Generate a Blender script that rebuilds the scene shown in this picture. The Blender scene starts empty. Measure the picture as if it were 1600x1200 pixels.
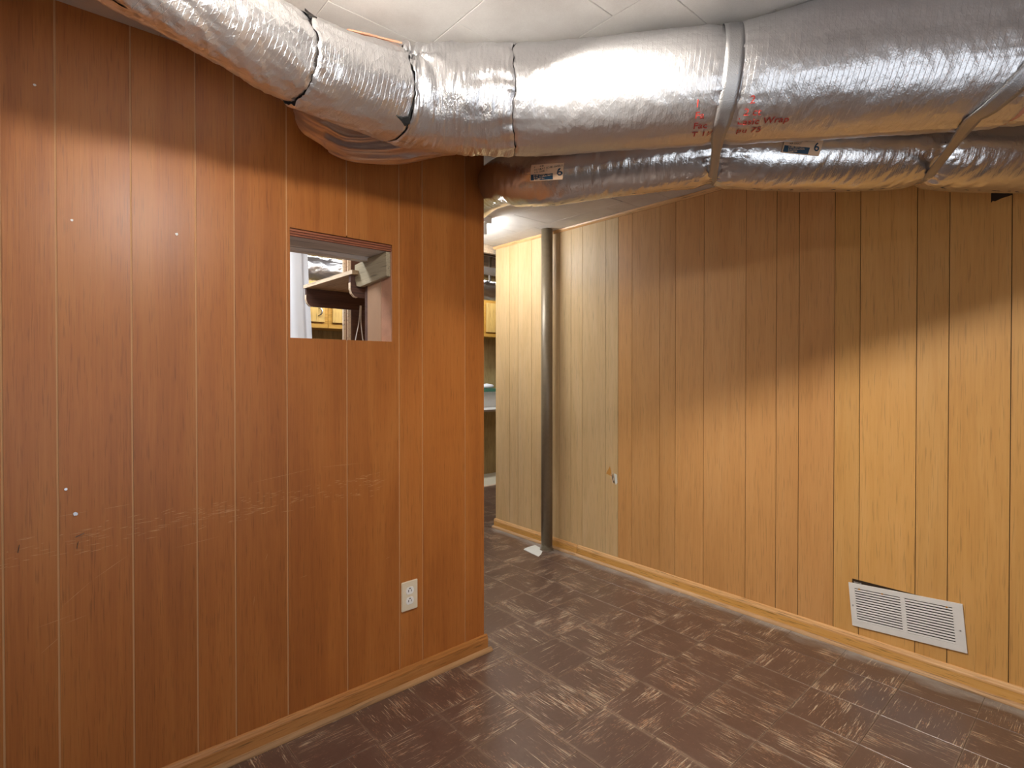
import bpy, bmesh, math, random
from mathutils import Vector, Matrix, noise
random.seed(7)
D = bpy.data
SC = bpy.context.scene
COL = SC.collection
PI = math.pi

# ------------------------------------------------------------------ camera
F_PX, CY_PX, PITCH, YAW, CAM_H = 842.3, 586.75, 0.009, 0.7229, 1.218
cam_d = D.cameras.new('camera')
cam_d.sensor_fit = 'HORIZONTAL'
cam_d.sensor_width = 36.0
cam_d.lens = F_PX * 36.0 / 1600.0
cam_d.shift_y = (CY_PX - 600.0) / 1600.0
cam_d.clip_start = 0.02
cam = D.objects.new('camera', cam_d)
COL.objects.link(cam)
cam.location = (0, 0, CAM_H)
cam.rotation_euler = (PI / 2 - PITCH, 0, -YAW)
SC.camera = cam

# ------------------------------------------------------------------ world, exposure
w = D.worlds.new('world')
SC.world = w
w.use_nodes = True
w.node_tree.nodes['Background'].inputs[0].default_value = (0.5, 0.5, 0.5, 1)
w.node_tree.nodes['Background'].inputs[1].default_value = 0.15
SC.view_settings.view_transform = 'Standard'
SC.view_settings.look = 'None'
SC.view_settings.gamma = 1.0
SC.view_settings.use_curve_mapping = False
SC.view_settings.exposure = 0.0

BULB = 1380.0        # emission of the ceiling dome lamp near the ducts
PEND = 830.0       # emission of the pendant bulb left of the camera
TUBE = 140.0        # emission of the fluorescent tube
REAR = 31.0
KITCHEN = 30.0


def area(name, loc, rot, sx, sy, w_, col):
    la = D.lights.new(name, 'AREA')
    la.shape = 'RECTANGLE'
    la.size, la.size_y = sx, sy
    la.energy = w_
    la.color = col
    lo = D.objects.new(name, la)
    COL.objects.link(lo)
    lo.location = loc
    lo.rotation_euler = rot


# added soft fill behind the camera, lifts the shaded upper walls
area('rear_fill_light', (0.1, -1.7, 1.15), (PI / 2 + 0.45, 0, 0), 2.6, 1.7, REAR, (0.84, 0.92, 1.0))
# added unseen fill beyond the wall, brightens far floor and pale panels
area('passage_fill_light', (1.5, 3.62, 2.28), (0, 0, 0), 1.2, 0.2, 18.0, (0.97, 0.98, 1.0))
# added unseen fills: one for the curtain, one for the kitchen cabinets
area('curtain_fill_light', (0.55, 2.45, 2.15), (0, 0, 0), 0.5, 0.2, KITCHEN * 0.45, (0.95, 0.98, 1.0))
area('kitchen_fill_light', (2.7, 4.32, 2.25), (0.55, 0, 0), 2.6, 0.15, KITCHEN, (0.95, 0.98, 1.0))

LEFT_Y, RIGHT_X, CEIL = 1.83, 2.67, 2.175


# ------------------------------------------------------------------ materials
def new_mat(name):
    m = D.materials.new(name)
    m.use_nodes = True
    nt = m.node_tree
    return m, nt, nt.nodes['Principled BSDF']


def nd(nt, t, **kw):
    n = nt.nodes.new(t)
    for k, v in kw.items():
        setattr(n, k, v)
    return n


def ramp(nt, stops, interp='LINEAR'):
    r = nd(nt, 'ShaderNodeValToRGB')
    r.color_ramp.interpolation = interp
    e = r.color_ramp.elements
    while len(e) < len(stops):
        e.new(0.5)
    for i, (p, c) in enumerate(stops):
        e[i].position = p
        e[i].color = (c[0], c[1], c[2], 1) if hasattr(c, '__len__') else (c, c, c, 1)
    return r


def s2l(r, g, b):
    def f(c):
        c /= 255.0
        return c / 12.92 if c <= 0.04045 else ((c + 0.055) / 1.055) ** 2.4
    return (f(r), f(g), f(b))


def mth(nt, op, a, b=None, clamp=False):
    m = nd(nt, 'ShaderNodeMath', operation=op)
    m.use_clamp = clamp
    for i, v in enumerate((a, b)):
        if v is None:
            continue
        if isinstance(v, (int, float)):
            m.inputs[i].default_value = v
        else:
            nt.links.new(v, m.inputs[i])
    return m.outputs[0]


def mixc(nt, fac, a, b, mode='MIX'):
    m = nd(nt, 'ShaderNodeMix', data_type='RGBA', blend_type=mode)
    for sock, v in ((m.inputs[0], fac), (m.inputs[6], a), (m.inputs[7], b)):
        if isinstance(v, (int, float)):
            sock.default_value = v
        elif isinstance(v, tuple):
            sock.default_value = (v[0], v[1], v[2], 1)
        else:
            nt.links.new(v, sock)
    return m.outputs[2]


def noise_tex(nt, vec, scale, detail=4, rough=0.5, dist=0.0):
    n = nd(nt, 'ShaderNodeTexNoise')
    n.inputs['Scale'].default_value = scale
    n.inputs['Detail'].default_value = detail
    n.inputs['Roughness'].default_value = rough
    n.inputs['Distortion'].default_value = dist
    if vec is not None:
        nt.links.new(vec, n.inputs['Vector'])
    return n.outputs['Fac']


def mapping(nt, vec, scale=(1, 1, 1), rot=(0, 0, 0), loc=(0, 0, 0)):
    m = nd(nt, 'ShaderNodeMapping')
    m.inputs['Scale'].default_value = scale
    m.inputs['Rotation'].default_value = rot
    m.inputs['Location'].default_value = loc
    nt.links.new(vec, m.inputs['Vector'])
    return m.outputs[0]


def bump(nt, height, strength=0.3, dist=0.002):
    b = nd(nt, 'ShaderNodeBump')
    b.inputs['Strength'].default_value = strength
    b.inputs['Distance'].default_value = dist
    nt.links.new(height, b.inputs['Height'])
    return b.outputs[0]


def plain(name, col, rough=0.5, metal=0.0, bump_s=0.0, bump_scale=60.0, var=0.08):
    m, nt, p = new_mat(name)
    tc = nd(nt, 'ShaderNodeNewGeometry')
    n = noise_tex(nt, tc.outputs['Position'], 18, 4)
    c = mixc(nt, n, tuple(x * (1 - var) for x in col), tuple(min(1, x * (1 + var)) for x in col))
    nt.links.new(c, p.inputs['Base Color'])
    p.inputs['Roughness'].default_value = rough
    p.inputs['Metallic'].default_value = metal
    if bump_s:
        nt.links.new(bump(nt, noise_tex(nt, tc.outputs['Position'], bump_scale, 4), bump_s, 0.002), p.inputs['Normal'])
    return m


def wood(name, dark, mid, light, rough=0.38, axis='Z', fine=220.0, mid_scale=16.0, bump_s=0.08, var=0.25, pores=0.5, scratch=False, coat=0.0, spec=0.5):
    """wood veneer: long soft figure, fine grain lines and short dark pores, a shift of its own for every piece"""
    m, nt, p = new_mat(name)
    geo = nd(nt, 'ShaderNodeNewGeometry')
    oi = nd(nt, 'ShaderNodeObjectInfo')
    off = nd(nt, 'ShaderNodeVectorMath', operation='MULTIPLY_ADD')
    nt.links.new(geo.outputs['Position'], off.inputs[0])
    off.inputs[1].default_value = (1, 1, 1)
    cx = nd(nt, 'ShaderNodeCombineXYZ')
    for i, k in enumerate((37.0, 53.0, 71.0)):
        nt.links.new(mth(nt, 'MULTIPLY', oi.outputs['Random'], k), cx.inputs[i])
    nt.links.new(cx.outputs[0], off.inputs[2])
    v = off.outputs[0]
    ax = 'XYZ'.index(axis)

    def sc(a, b):
        s = [a, a, a]
        s[ax] = b
        return tuple(s)
    big = noise_tex(nt, mapping(nt, v, sc(mid_scale, mid_scale * 0.085)), 1.0, 5, 0.55, 1.1)
    blotch = noise_tex(nt, mapping(nt, v, sc(3.0, 1.1)), 1.0, 3, 0.5)
    grain = noise_tex(nt, mapping(nt, v, sc(fine, fine * 0.018)), 1.0, 3, 0.6)
    pore = noise_tex(nt, mapping(nt, v, sc(fine * 1.7, fine * 0.06)), 1.0, 1, 0.5)
    f = mth(nt, 'ADD', mth(nt, 'MULTIPLY', big, 0.45), mth(nt, 'ADD', mth(nt, 'MULTIPLY', grain, 0.25), mth(nt, 'MULTIPLY', blotch, 0.30)))
    r = ramp(nt, [(0.30, dark), (0.50, mid), (0.74, light)])
    nt.links.new(f, r.inputs[0])
    pr = ramp(nt, [(0.30, 1 - pores), (0.40, 1.0)])
    nt.links.new(pore, pr.inputs[0])
    c = mixc(nt, 1.0, r.outputs[0], pr.outputs[0], 'MULTIPLY')
    br = mth(nt, 'ADD', mth(nt, 'MULTIPLY', oi.outputs['Random'], var), 1 - var / 2)
    cc = nd(nt, 'ShaderNodeCombineColor')
    for i in range(3):
        nt.links.new(br, cc.inputs[i])
    c = mixc(nt, 1.0, c, cc.outputs[0], 'MULTIPLY')
    rr = None
    if scratch:
        # a rubbed band about the height of a chair back, and faint scuffs below it
        sep = nd(nt, 'ShaderNodeSeparateXYZ')
        nt.links.new(geo.outputs['Position'], sep.inputs[0])
        zz = mth(nt, 'SUBTRACT', sep.outputs[2], mth(nt, 'ADD', mth(nt, 'MULTIPLY', sep.outputs[0], 0.045), 0.762))
        band = mth(nt, 'SUBTRACT', 1.0, mth(nt, 'DIVIDE', mth(nt, 'ABSOLUTE', zz), 0.045), True)
        along = mth(nt, 'SUBTRACT', 1.0, mth(nt, 'DIVIDE', mth(nt, 'ABSOLUTE', mth(nt, 'SUBTRACT', sep.outputs[0], 0.40)), 0.68), True)
        sc1 = noise_tex(nt, mapping(nt, geo.outputs['Position'], (7, 7, 240), (0, 0.05, 0)), 1.0, 5, 0.7, 0.4)
        sc2 = noise_tex(nt, mapping(nt, geo.outputs['Position'], (16, 16, 60), (0, -0.1, 0)), 1.0, 3, 0.6)
        th = mth(nt, 'ADD', mth(nt, 'MULTIPLY', sc1, 0.62), mth(nt, 'MULTIPLY', sc2, 0.38))
        edge = mth(nt, 'SUBTRACT', 0.80, mth(nt, 'MULTIPLY', mth(nt, 'MULTIPLY', mth(nt, 'POWER', band, 0.7), along), 0.31))
        mk = mth(nt, 'MULTIPLY', mth(nt, 'SUBTRACT', th, edge), 9.0, True)
        c = mixc(nt, mth(nt, 'MULTIPLY', mk, 0.85), c, s2l(214, 172, 128))
        rr = mth(nt, 'ADD', mth(nt, 'MULTIPLY', mk, 0.3), rough)
    nt.links.new(c, p.inputs['Base Color'])
    rn = mth(nt, 'ADD', mth(nt, 'MULTIPLY', blotch, 0.12), (rr if rr is not None else rough))
    nt.links.new(rn, p.inputs['Roughness'])
    p.inputs['Specular IOR Level'].default_value = spec
    p.inputs['Coat Weight'].default_value = coat
    p.inputs['Coat Roughness'].default_value = 0.25
    nt.links.new(bump(nt, grain, bump_s, 0.001), p.inputs['Normal'])
    return m


M = {}
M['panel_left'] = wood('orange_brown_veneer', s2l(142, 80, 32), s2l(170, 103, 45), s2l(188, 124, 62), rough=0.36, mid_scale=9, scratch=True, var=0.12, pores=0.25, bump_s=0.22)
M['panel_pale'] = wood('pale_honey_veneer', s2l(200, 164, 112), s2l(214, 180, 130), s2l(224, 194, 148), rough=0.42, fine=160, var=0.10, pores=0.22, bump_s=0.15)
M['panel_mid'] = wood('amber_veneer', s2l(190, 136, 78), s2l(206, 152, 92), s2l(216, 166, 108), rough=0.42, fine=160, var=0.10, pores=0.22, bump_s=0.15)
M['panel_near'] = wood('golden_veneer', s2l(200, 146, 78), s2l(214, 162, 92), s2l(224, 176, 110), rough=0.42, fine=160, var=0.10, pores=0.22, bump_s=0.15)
M['groove_tan'] = plain('raw_groove_tan', s2l(196, 150, 104), 0.8)
M['groove_dark'] = plain('groove_dark', s2l(52, 34, 18), 0.8)
M['base_left'] = wood('baseboard_brown', s2l(146, 92, 42), s2l(172, 114, 58), s2l(194, 140, 84), rough=0.35, axis='X', fine=180, var=0.05)
M['base_right'] = wood('baseboard_honey', s2l(196, 142, 70), s2l(214, 160, 84), s2l(224, 176, 108), rough=0.32, axis='Y', fine=180, var=0.05)
M['base_cap'] = wood('baseboard_worn_cap', s2l(206, 150, 90), s2l(226, 178, 122), s2l(238, 200, 150), rough=0.32, axis='Y', fine=180, var=0.05)
M['shoe'] = wood('shoe_worn', s2l(150, 116, 80), s2l(196, 156, 112), s2l(224, 190, 150), rough=0.5, axis='Y', fine=90, mid_scale=20, var=0.05)
M['shoe_left'] = wood('shoe_worn_left', s2l(96, 76, 52), s2l(164, 126, 86), s2l(196, 158, 112), rough=0.5, axis='X', fine=60, mid_scale=9, var=0.05)
M['white_metal'] = plain('white_enamel', s2l(232, 230, 226), 0.35)
M['ivory'] = plain('ivory_plastic', s2l(226, 214, 190), 0.35)
M['white_plastic'] = plain('white_plastic', s2l(238, 238, 236), 0.3)
M['black'] = plain('black_void', (0.004, 0.004, 0.004), 0.9)
M['dark_slot'] = plain('dark_slot', s2l(30, 22, 18), 0.8)
M['rust'] = plain('rust', s2l(200, 140, 60), 0.8)
M['steel'] = plain('bright_steel', s2l(210, 210, 212), 0.3, 1.0)
M['weathered'] = wood('weathered_grey_plank', s2l(130, 124, 120), s2l(200, 192, 186), s2l(224, 216, 208), rough=0.7, axis='X', fine=60, mid_scale=26, var=0.2)
M['plywood_edge'] = wood('plywood_edge_red', s2l(96, 50, 34), s2l(150, 88, 60), s2l(190, 130, 100), rough=0.7, axis='X', fine=90, var=0.2)
M['ply'] = wood('plywood_face', s2l(156, 128, 96), s2l(184, 156, 122), s2l(206, 180, 148), rough=0.6, axis='Y', fine=120, var=0.1)
M['pale_edge'] = wood('pale_pine_edge', s2l(214, 190, 160), s2l(234, 212, 184), s2l(246, 230, 208), rough=0.6, axis='Y', fine=120, var=0.1)
M['dark_brown'] = wood('dark_brown_board', s2l(60, 38, 30), s2l(90, 60, 48), s2l(116, 80, 64), rough=0.6, axis='X', fine=120, var=0.15)
M['grey_board'] = wood('grey_green_board', s2l(120, 112, 92), s2l(160, 148, 122), s2l(186, 172, 144), rough=0.65, axis='Y', fine=120, var=0.15)
M['jamb_tan'] = plain('tan_jamb', s2l(172, 136, 106), 0.7)
M['fibre'] = plain('brown_fibre', s2l(176, 130, 104), 0.85, 0, 0.8, 160, 0.3)
M['yellow_cab'] = wood('yellow_oak', s2l(170, 130, 62), s2l(198, 160, 90), s2l(214, 180, 112), rough=0.4, fine=160, var=0.06)
M['cab_frame'] = wood('golden_oak_frame', s2l(150, 104, 34), s2l(182, 134, 54), s2l(200, 154, 76), rough=0.4, fine=160, axis='X', var=0.06)
M['olive_panel'] = wood('olive_panel', s2l(140, 116, 70), s2l(170, 146, 98), s2l(188, 166, 120), rough=0.45, fine=160, var=0.1)
M['green_top'] = plain('green_laminate', s2l(70, 120, 100), 0.35)
M['cloth'] = plain('white_curtain', s2l(236, 240, 246), 0.9, 0, 0.2, 300, 0.03)
M['mat_cream'] = plain('cream_lino', s2l(222, 214, 190), 0.5)
M['joist'] = wood('joist_pine', s2l(90, 72, 54), s2l(128, 104, 80), s2l(150, 126, 100), rough=0.7, axis='X', fine=60, var=0.2)
M['plaster'] = plain('white_plaster', s2l(226, 228, 222), 0.85, 0, 0.8, 90, 0.06)
M['shell'] = plain('brown_panel_shell', s2l(186, 152, 116), 0.5)


def mat_foil(name, col, rough, wr=0.6, scrim=True, tint=None, wrinkle=(9, 40)):
    """aluminium foil jacket: metal, fine crinkles, reinforcement threads laid across each other"""
    m, nt, p = new_mat(name)
    uv = nd(nt, 'ShaderNodeUVMap')
    geo = nd(nt, 'ShaderNodeNewGeometry')
    n1 = noise_tex(nt, geo.outputs['Position'], 130, 3, 0.6, 0.3)
    n2 = noise_tex(nt, mapping(nt, uv.outputs[0], (wrinkle[1], wrinkle[0], 1), (0, 0, 0.22)), 1.0, 4, 0.6, 0.8)
    n3 = noise_tex(nt, geo.outputs['Position'], 34, 4, 0.6, 0.5)
    h = mth(nt, 'ADD', mth(nt, 'MULTIPLY', n1, 0.7), mth(nt, 'ADD', mth(nt, 'MULTIPLY', n2, 0.8), mth(nt, 'MULTIPLY', n3, 0.7)))
    if scrim:
        s = nd(nt, 'ShaderNodeSeparateXYZ')
        nt.links.new(mapping(nt, uv.outputs[0], (1, 1, 1), (0, 0, 0.12)), s.inputs[0])
        s2 = nd(nt, 'ShaderNodeSeparateXYZ')
        nt.links.new(mapping(nt, uv.outputs[0], (1, 1, 1), (0, 0, 0.95)), s2.inputs[0])
        s3 = nd(nt, 'ShaderNodeSeparateXYZ')
        nt.links.new(mapping(nt, uv.outputs[0], (1, 1, 1), (0, 0, -0.75)), s3.inputs[0])
        for sx, per, wt in ((s.outputs[0], 0.0125, 0.24), (s2.outputs[1], 0.016, 0.10), (s3.outputs[1], 0.016, 0.10)):
            fr = mth(nt, 'ABSOLUTE', mth(nt, 'SUBTRACT', mth(nt, 'FRACT', mth(nt, 'DIVIDE', sx, per)), 0.5))
            ln = mth(nt, 'SUBTRACT', 1.0, mth(nt, 'DIVIDE', fr, 0.09), True)
            h = mth(nt, 'ADD', h, mth(nt, 'MULTIPLY', ln, wt))
    nt.links.new(bump(nt, h, wr, 0.0022), p.inputs['Normal'])
    c = mixc(nt, noise_tex(nt, geo.outputs['Position'], 5, 4), tuple(x * 0.90 for x in col), col)
    if tint:
        c = mixc(nt, mth(nt, 'MULTIPLY', mth(nt, 'SUBTRACT', noise_tex(nt, geo.outputs['Position'], 9, 3), 0.55), 3.0, True), c, tint)
    nt.links.new(c, p.inputs['Base Color'])
    p.inputs['Metallic'].default_value = 0.93
    p.inputs['Roughness'].default_value = rough
    return m


M['foil'] = mat_foil('silver_foil_wrap', (0.74, 0.735, 0.75), 0.36, 0.55, wrinkle=(9, 30))
M['foil_arm'] = mat_foil('silver_foil_wrap_crinkled', (0.76, 0.755, 0.77), 0.30, 0.8, wrinkle=(12, 26))
M['foil_dark'] = mat_foil('silver_foil_flex', (0.74, 0.73, 0.73), 0.22, 0.5, scrim=False, wrinkle=(6, 130))
M['foil_boot'] = mat_foil('silver_foil_boot', (0.66, 0.60, 0.60), 0.30, 0.5, scrim=False, wrinkle=(50, 8))
M['tape'] = plain('grey_strap_tape', s2l(180, 180, 182), 0.36, 0.85, 0.5, 400, 0.05)
M['fibreglass'] = plain('pink_fibreglass', s2l(206, 150, 120), 0.95, 0, 1.0, 200, 0.2)
M['red_ink'] = plain('red_ink', s2l(170, 62, 54), 0.6)
M['navy_ink'] = plain('navy_ink', s2l(20, 62, 86), 0.6)
M['grey_ink'] = plain('grey_ink', s2l(110, 96, 84), 0.6)
M['sticker'] = plain('tan_sticker', s2l(232, 196, 160), 0.6)


def mat_post():
    m, nt, p = new_mat('bronze_brown_paint')
    geo = nd(nt, 'ShaderNodeNewGeometry')
    s = nd(nt, 'ShaderNodeSeparateXYZ')
    nt.links.new(geo.outputs['Position'], s.inputs[0])
    n = noise_tex(nt, geo.outputs['Position'], 40, 4)
    c = mixc(nt, n, s2l(116, 102, 82), s2l(138, 122, 98))
    foot = mth(nt, 'MULTIPLY', mth(nt, 'SUBTRACT', mth(nt, 'ADD', mth(nt, 'MULTIPLY', n, 0.09), 0.0), s.outputs[2]), 40, True)
    c = mixc(nt, foot, c, s2l(176, 168, 148))
    nt.links.new(c, p.inputs['Base Color'])
    p.inputs['Roughness'].default_value = 0.38
    p.inputs['Metallic'].default_value = 0.2
    nt.links.new(bump(nt, n, 0.1, 0.002), p.inputs['Normal'])
    return m


M['post'] = mat_post()


def mat_tile(name, use_obj=True):
    """brown vinyl asbestos tile: cream streaks one way across each tile, wax haze, dust by the right wall"""
    m, nt, p = new_mat(name)
    geo = nd(nt, 'ShaderNodeNewGeometry')
    oi = nd(nt, 'ShaderNodeObjectInfo')
    tc = nd(nt, 'ShaderNodeTexCoord')
    src = tc.outputs['Object'] if use_obj else geo.outputs['Position']
    rnd = oi.outputs['Random']
    cx = nd(nt, 'ShaderNodeCombineXYZ')
    for i, k in enumerate((91.0, 47.0, 63.0)):
        nt.links.new(mth(nt, 'MULTIPLY', rnd, k), cx.inputs[i])
    off = nd(nt, 'ShaderNodeVectorMath', operation='ADD')
    nt.links.new(src, off.inputs[0])
    nt.links.new(cx.outputs[0], off.inputs[1])
    v = off.outputs[0]
    st = noise_tex(nt, mapping(nt, v, (11, 260, 11), (0, 0, 0.03)), 1.0, 4, 0.65, 0.3)
    st2 = noise_tex(nt, mapping(nt, v, (60, 380, 60), (0, 0, -0.04)), 1.0, 2, 0.6, 0.6)
    cl = noise_tex(nt, mapping(nt, v, (7, 13, 7)), 1.0, 2)
    f = mth(nt, 'ADD', mth(nt, 'MULTIPLY', st, 0.74), mth(nt, 'MULTIPLY', cl, 0.26))
    r1 = ramp(nt, [(0.577, 0.0), (0.612, 1.0)])
    nt.links.new(f, r1.inputs[0])
    f2 = mth(nt, 'ADD', mth(nt, 'MULTIPLY', st2, 0.62), mth(nt, 'MULTIPLY', cl, 0.38))
    r2 = ramp(nt, [(0.585, 0.0), (0.62, 1.0)])
    nt.links.new(f2, r2.inputs[0])
    wn = noise_tex(nt, geo.outputs['Position'], 6, 5, 0.65)
    fn = noise_tex(nt, geo.outputs['Position'], 60, 5, 0.7)
    base = mixc(nt, mth(nt, 'ADD', mth(nt, 'MULTIPLY', wn, 0.6), mth(nt, 'MULTIPLY', fn, 0.4)), s2l(66, 45, 38), s2l(112, 88, 78))
    base = mixc(nt, mth(nt, 'MULTIPLY', r1.outputs[0], 0.9), base, s2l(204, 190, 166))
    base = mixc(nt, mth(nt, 'MULTIPLY', r2.outputs[0], 0.7), base, s2l(182, 140, 108))
    # worn pale bloom in clouds
    bl = mth(nt, 'MULTIPLY', mth(nt, 'SUBTRACT', noise_tex(nt, geo.outputs['Position'], 3.1, 6, 0.7), 0.56), 4.0, True)
    base = mixc(nt, mth(nt, 'MULTIPLY', bl, 0.30), base, s2l(150, 132, 120))
    # scuffed edges of each tile
    if use_obj:
        s = nd(nt, 'ShaderNodeSeparateXYZ')
        nt.links.new(tc.outputs['Object'], s.inputs[0])
        mx = mth(nt, 'MAXIMUM', mth(nt, 'ABSOLUTE', s.outputs[0]), mth(nt, 'ABSOLUTE', s.outputs[1]))
        en = noise_tex(nt, geo.outputs['Position'], 22, 4, 0.7)
        e = mth(nt, 'MULTIPLY', mth(nt, 'SUBTRACT', mth(nt, 'ADD', mx, mth(nt, 'MULTIPLY', en, 0.016)), 0.1165), 150, True)
        base = mixc(nt, mth(nt, 'MULTIPLY', e, 0.32), base, s2l(176, 156, 134))
    sp = nd(nt, 'ShaderNodeSeparateXYZ')
    nt.links.new(geo.outputs['Position'], sp.inputs[0])
    dn = noise_tex(nt, mapping(nt, geo.outputs['Position'], (16, 5, 5)), 1.0, 5, 0.7)
    dd = mth(nt, 'MULTIPLY', mth(nt, 'SUBTRACT', mth(nt, 'ADD', sp.outputs[0], mth(nt, 'MULTIPLY', dn, 0.26)), 2.69), 9, True)
    dd = mth(nt, 'MULTIPLY', dd, mth(nt, 'MULTIPLY', mth(nt, 'SUBTRACT', 3.24, sp.outputs[1]), 12, True))
    base = mixc(nt, mth(nt, 'MULTIPLY', dd, 0.75), base, s2l(176, 176, 172))
    nt.links.new(base, p.inputs['Base Color'])
    rg = mth(nt, 'ADD', mth(nt, 'ADD', mth(nt, 'MULTIPLY', wn, 0.22), 0.22), mth(nt, 'MULTIPLY', dd, 0.3))
    nt.links.new(rg, p.inputs['Roughness'])
    p.inputs['Coat Weight'].default_value = 0.6
    p.inputs['Coat Roughness'].default_value = 0.38
    hb = mth(nt, 'ADD', mth(nt, 'MULTIPLY', fn, 0.5), mth(nt, 'MULTIPLY', r1.outputs[0], -0.3))
    nt.links.new(bump(nt, mth(nt, 'ADD', hb, mth(nt, 'MULTIPLY', wn, 0.8)), 0.25, 0.002), p.inputs['Normal'])
    return m


M['tile'] = mat_tile('brown_streaked_vinyl_tile')
M['tile_far'] = mat_tile('brown_streaked_vinyl_tile_joined', False)
M['grout'] = plain('dusty_joint', s2l(128, 112, 96), 0.9, 0, 0.6, 120, 0.2)


def mat_ceil():
    m, nt, p = new_mat('white_ceiling_tile')
    geo = nd(nt, 'ShaderNodeNewGeometry')
    n = noise_tex(nt, geo.outputs['Position'], 5, 5, 0.6)
    n2 = noise_tex(nt, geo.outputs['Position'], 260, 2, 0.6)
    r = ramp(nt, [(0.3, s2l(206, 199, 192)), (0.7, s2l(232, 228, 222))])
    nt.links.new(mth(nt, 'ADD', mth(nt, 'MULTIPLY', n, 0.8), mth(nt, 'MULTIPLY', n2, 0.2)), r.inputs[0])
    nt.links.new(r.outputs[0], p.inputs['Base Color'])
    p.inputs['Roughness'].default_value = 0.75
    nt.links.new(bump(nt, n2, 0.15, 0.001), p.inputs['Normal'])
    return m


M['ceil'] = mat_ceil()


def emis(name, col, s):
    m, nt, p = new_mat(name)
    p.inputs['Base Color'].default_value = (0.9, 0.9, 0.9, 1)
    p.inputs['Emission Color'].default_value = (col[0], col[1], col[2], 1)
    p.inputs['Emission Strength'].default_value = s
    return m


M['bulb'] = emis('lit_dome', (1.0, 0.93, 0.83), BULB)
M['pend'] = emis('lit_bulb', (1.0, 0.94, 0.86), PEND)
M['tube'] = emis('lit_tube', (0.95, 0.98, 1.0), TUBE)


# ------------------------------------------------------------------ mesh helpers
class MB:
    def __init__(s):
        s.v, s.f, s.uv = [], [], []

    def box(s, x0, x1, y0, y1, z0, z1):
        b = len(s.v)
        s.v += [(x0, y0, z0), (x1, y0, z0), (x1, y1, z0), (x0, y1, z0), (x0, y0, z1), (x1, y0, z1), (x1, y1, z1), (x0, y1, z1)]
        s.f += [tuple(b + i for i in q) for q in ((0, 3, 2, 1), (4, 5, 6, 7), (0, 1, 5, 4), (1, 2, 6, 5), (2, 3, 7, 6), (3, 0, 4, 7))]
        return s

    def poly(s, pts, ext):
        """prism: a polygon of 3D points swept along the vector ext"""
        b, n = len(s.v), len(pts)
        s.v += [tuple(p) for p in pts] + [tuple(Vector(p) + Vector(ext)) for p in pts]
        s.f += [tuple(b + i for i in range(n))[::-1], tuple(b + n + i for i in range(n))]
        for i in range(n):
            j = (i + 1) % n
            s.f.append((b + i, b + j, b + n + j, b + n + i))
        return s

    def tube(s, pts, r, n=10, caps=True):
        b = len(s.v)
        pts = [Vector(p) for p in pts]
        rr = r if hasattr(r, '__len__') else [r] * len(pts)
        up0 = None
        for i, p in enumerate(pts):
            t = (pts[min(i + 1, len(pts) - 1)] - pts[max(i - 1, 0)]).normalized()
            if up0 is None:
                a = Vector((0, 0, 1)) if abs(t.z) < 0.9 else Vector((1, 0, 0))
                up0 = (a - t * a.dot(t)).normalized()
            else:
                up0 = (up0 - t * up0.dot(t)).normalized()
            sd = t.cross(up0)
            for k in range(n):
                a = 2 * PI * k / n
                s.v.append(tuple(p + (up0 * math.sin(a) + sd * math.cos(a)) * rr[i]))
        for i in range(len(pts) - 1):
            for k in range(n):
                k2 = (k + 1) % n
                s.f.append((b + i * n + k, b + i * n + k2, b + (i + 1) * n + k2, b + (i + 1) * n + k))
        if caps:
            s.f.append(tuple(b + k for k in range(n))[::-1])
            s.f.append(tuple(b + (len(pts) - 1) * n + k for k in range(n)))
        return s

    def build(s, name, mat, parent=None, smooth=False, bevel=0.0, seg=1, **props):
        me = D.meshes.new(name)
        me.from_pydata(s.v, [], s.f)
        bm = bmesh.new()
        bm.from_mesh(me)
        bmesh.ops.recalc_face_normals(bm, faces=bm.faces)
        if bevel:
            ed = [e for e in bm.edges if len(e.link_faces) == 2 and e.calc_face_angle(0) > 0.5]
            bmesh.ops.bevel(bm, geom=ed, offset=bevel, segments=seg, affect='EDGES', clamp_overlap=True)
        bm.to_mesh(me)
        bm.free()
        if smooth:
            for p_ in me.polygons:
                p_.use_smooth = True
        return link(name, me, mat, parent, **props)


def link(name, me, mat, parent=None, **props):
    o = D.objects.new(name, me)
    COL.objects.link(o)
    if mat is not None:
        me.materials.clear()
        me.materials.append(mat)
    if parent is not None:
        o.parent = parent
        o.matrix_parent_inverse = parent.matrix_world.inverted() if parent.type != 'EMPTY' else Matrix.Translation(-parent.location)
    for k, v in props.items():
        o[k] = v
    return o


def thing(name, label, cat, loc=(0, 0, 0), group=None):
    o = D.objects.new(name, None)
    COL.objects.link(o)
    o.location = loc
    o.empty_display_size = 0.05
    o['label'] = label
    o['category'] = cat
    if group:
        o['group'] = group
    return o


def box(name, mat, x0, x1, y0, y1, z0, z1, parent=None, bevel=0.0, **props):
    return MB().box(x0, x1, y0, y1, z0, z1).build(name, mat, parent, bevel=bevel, **props)


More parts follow.
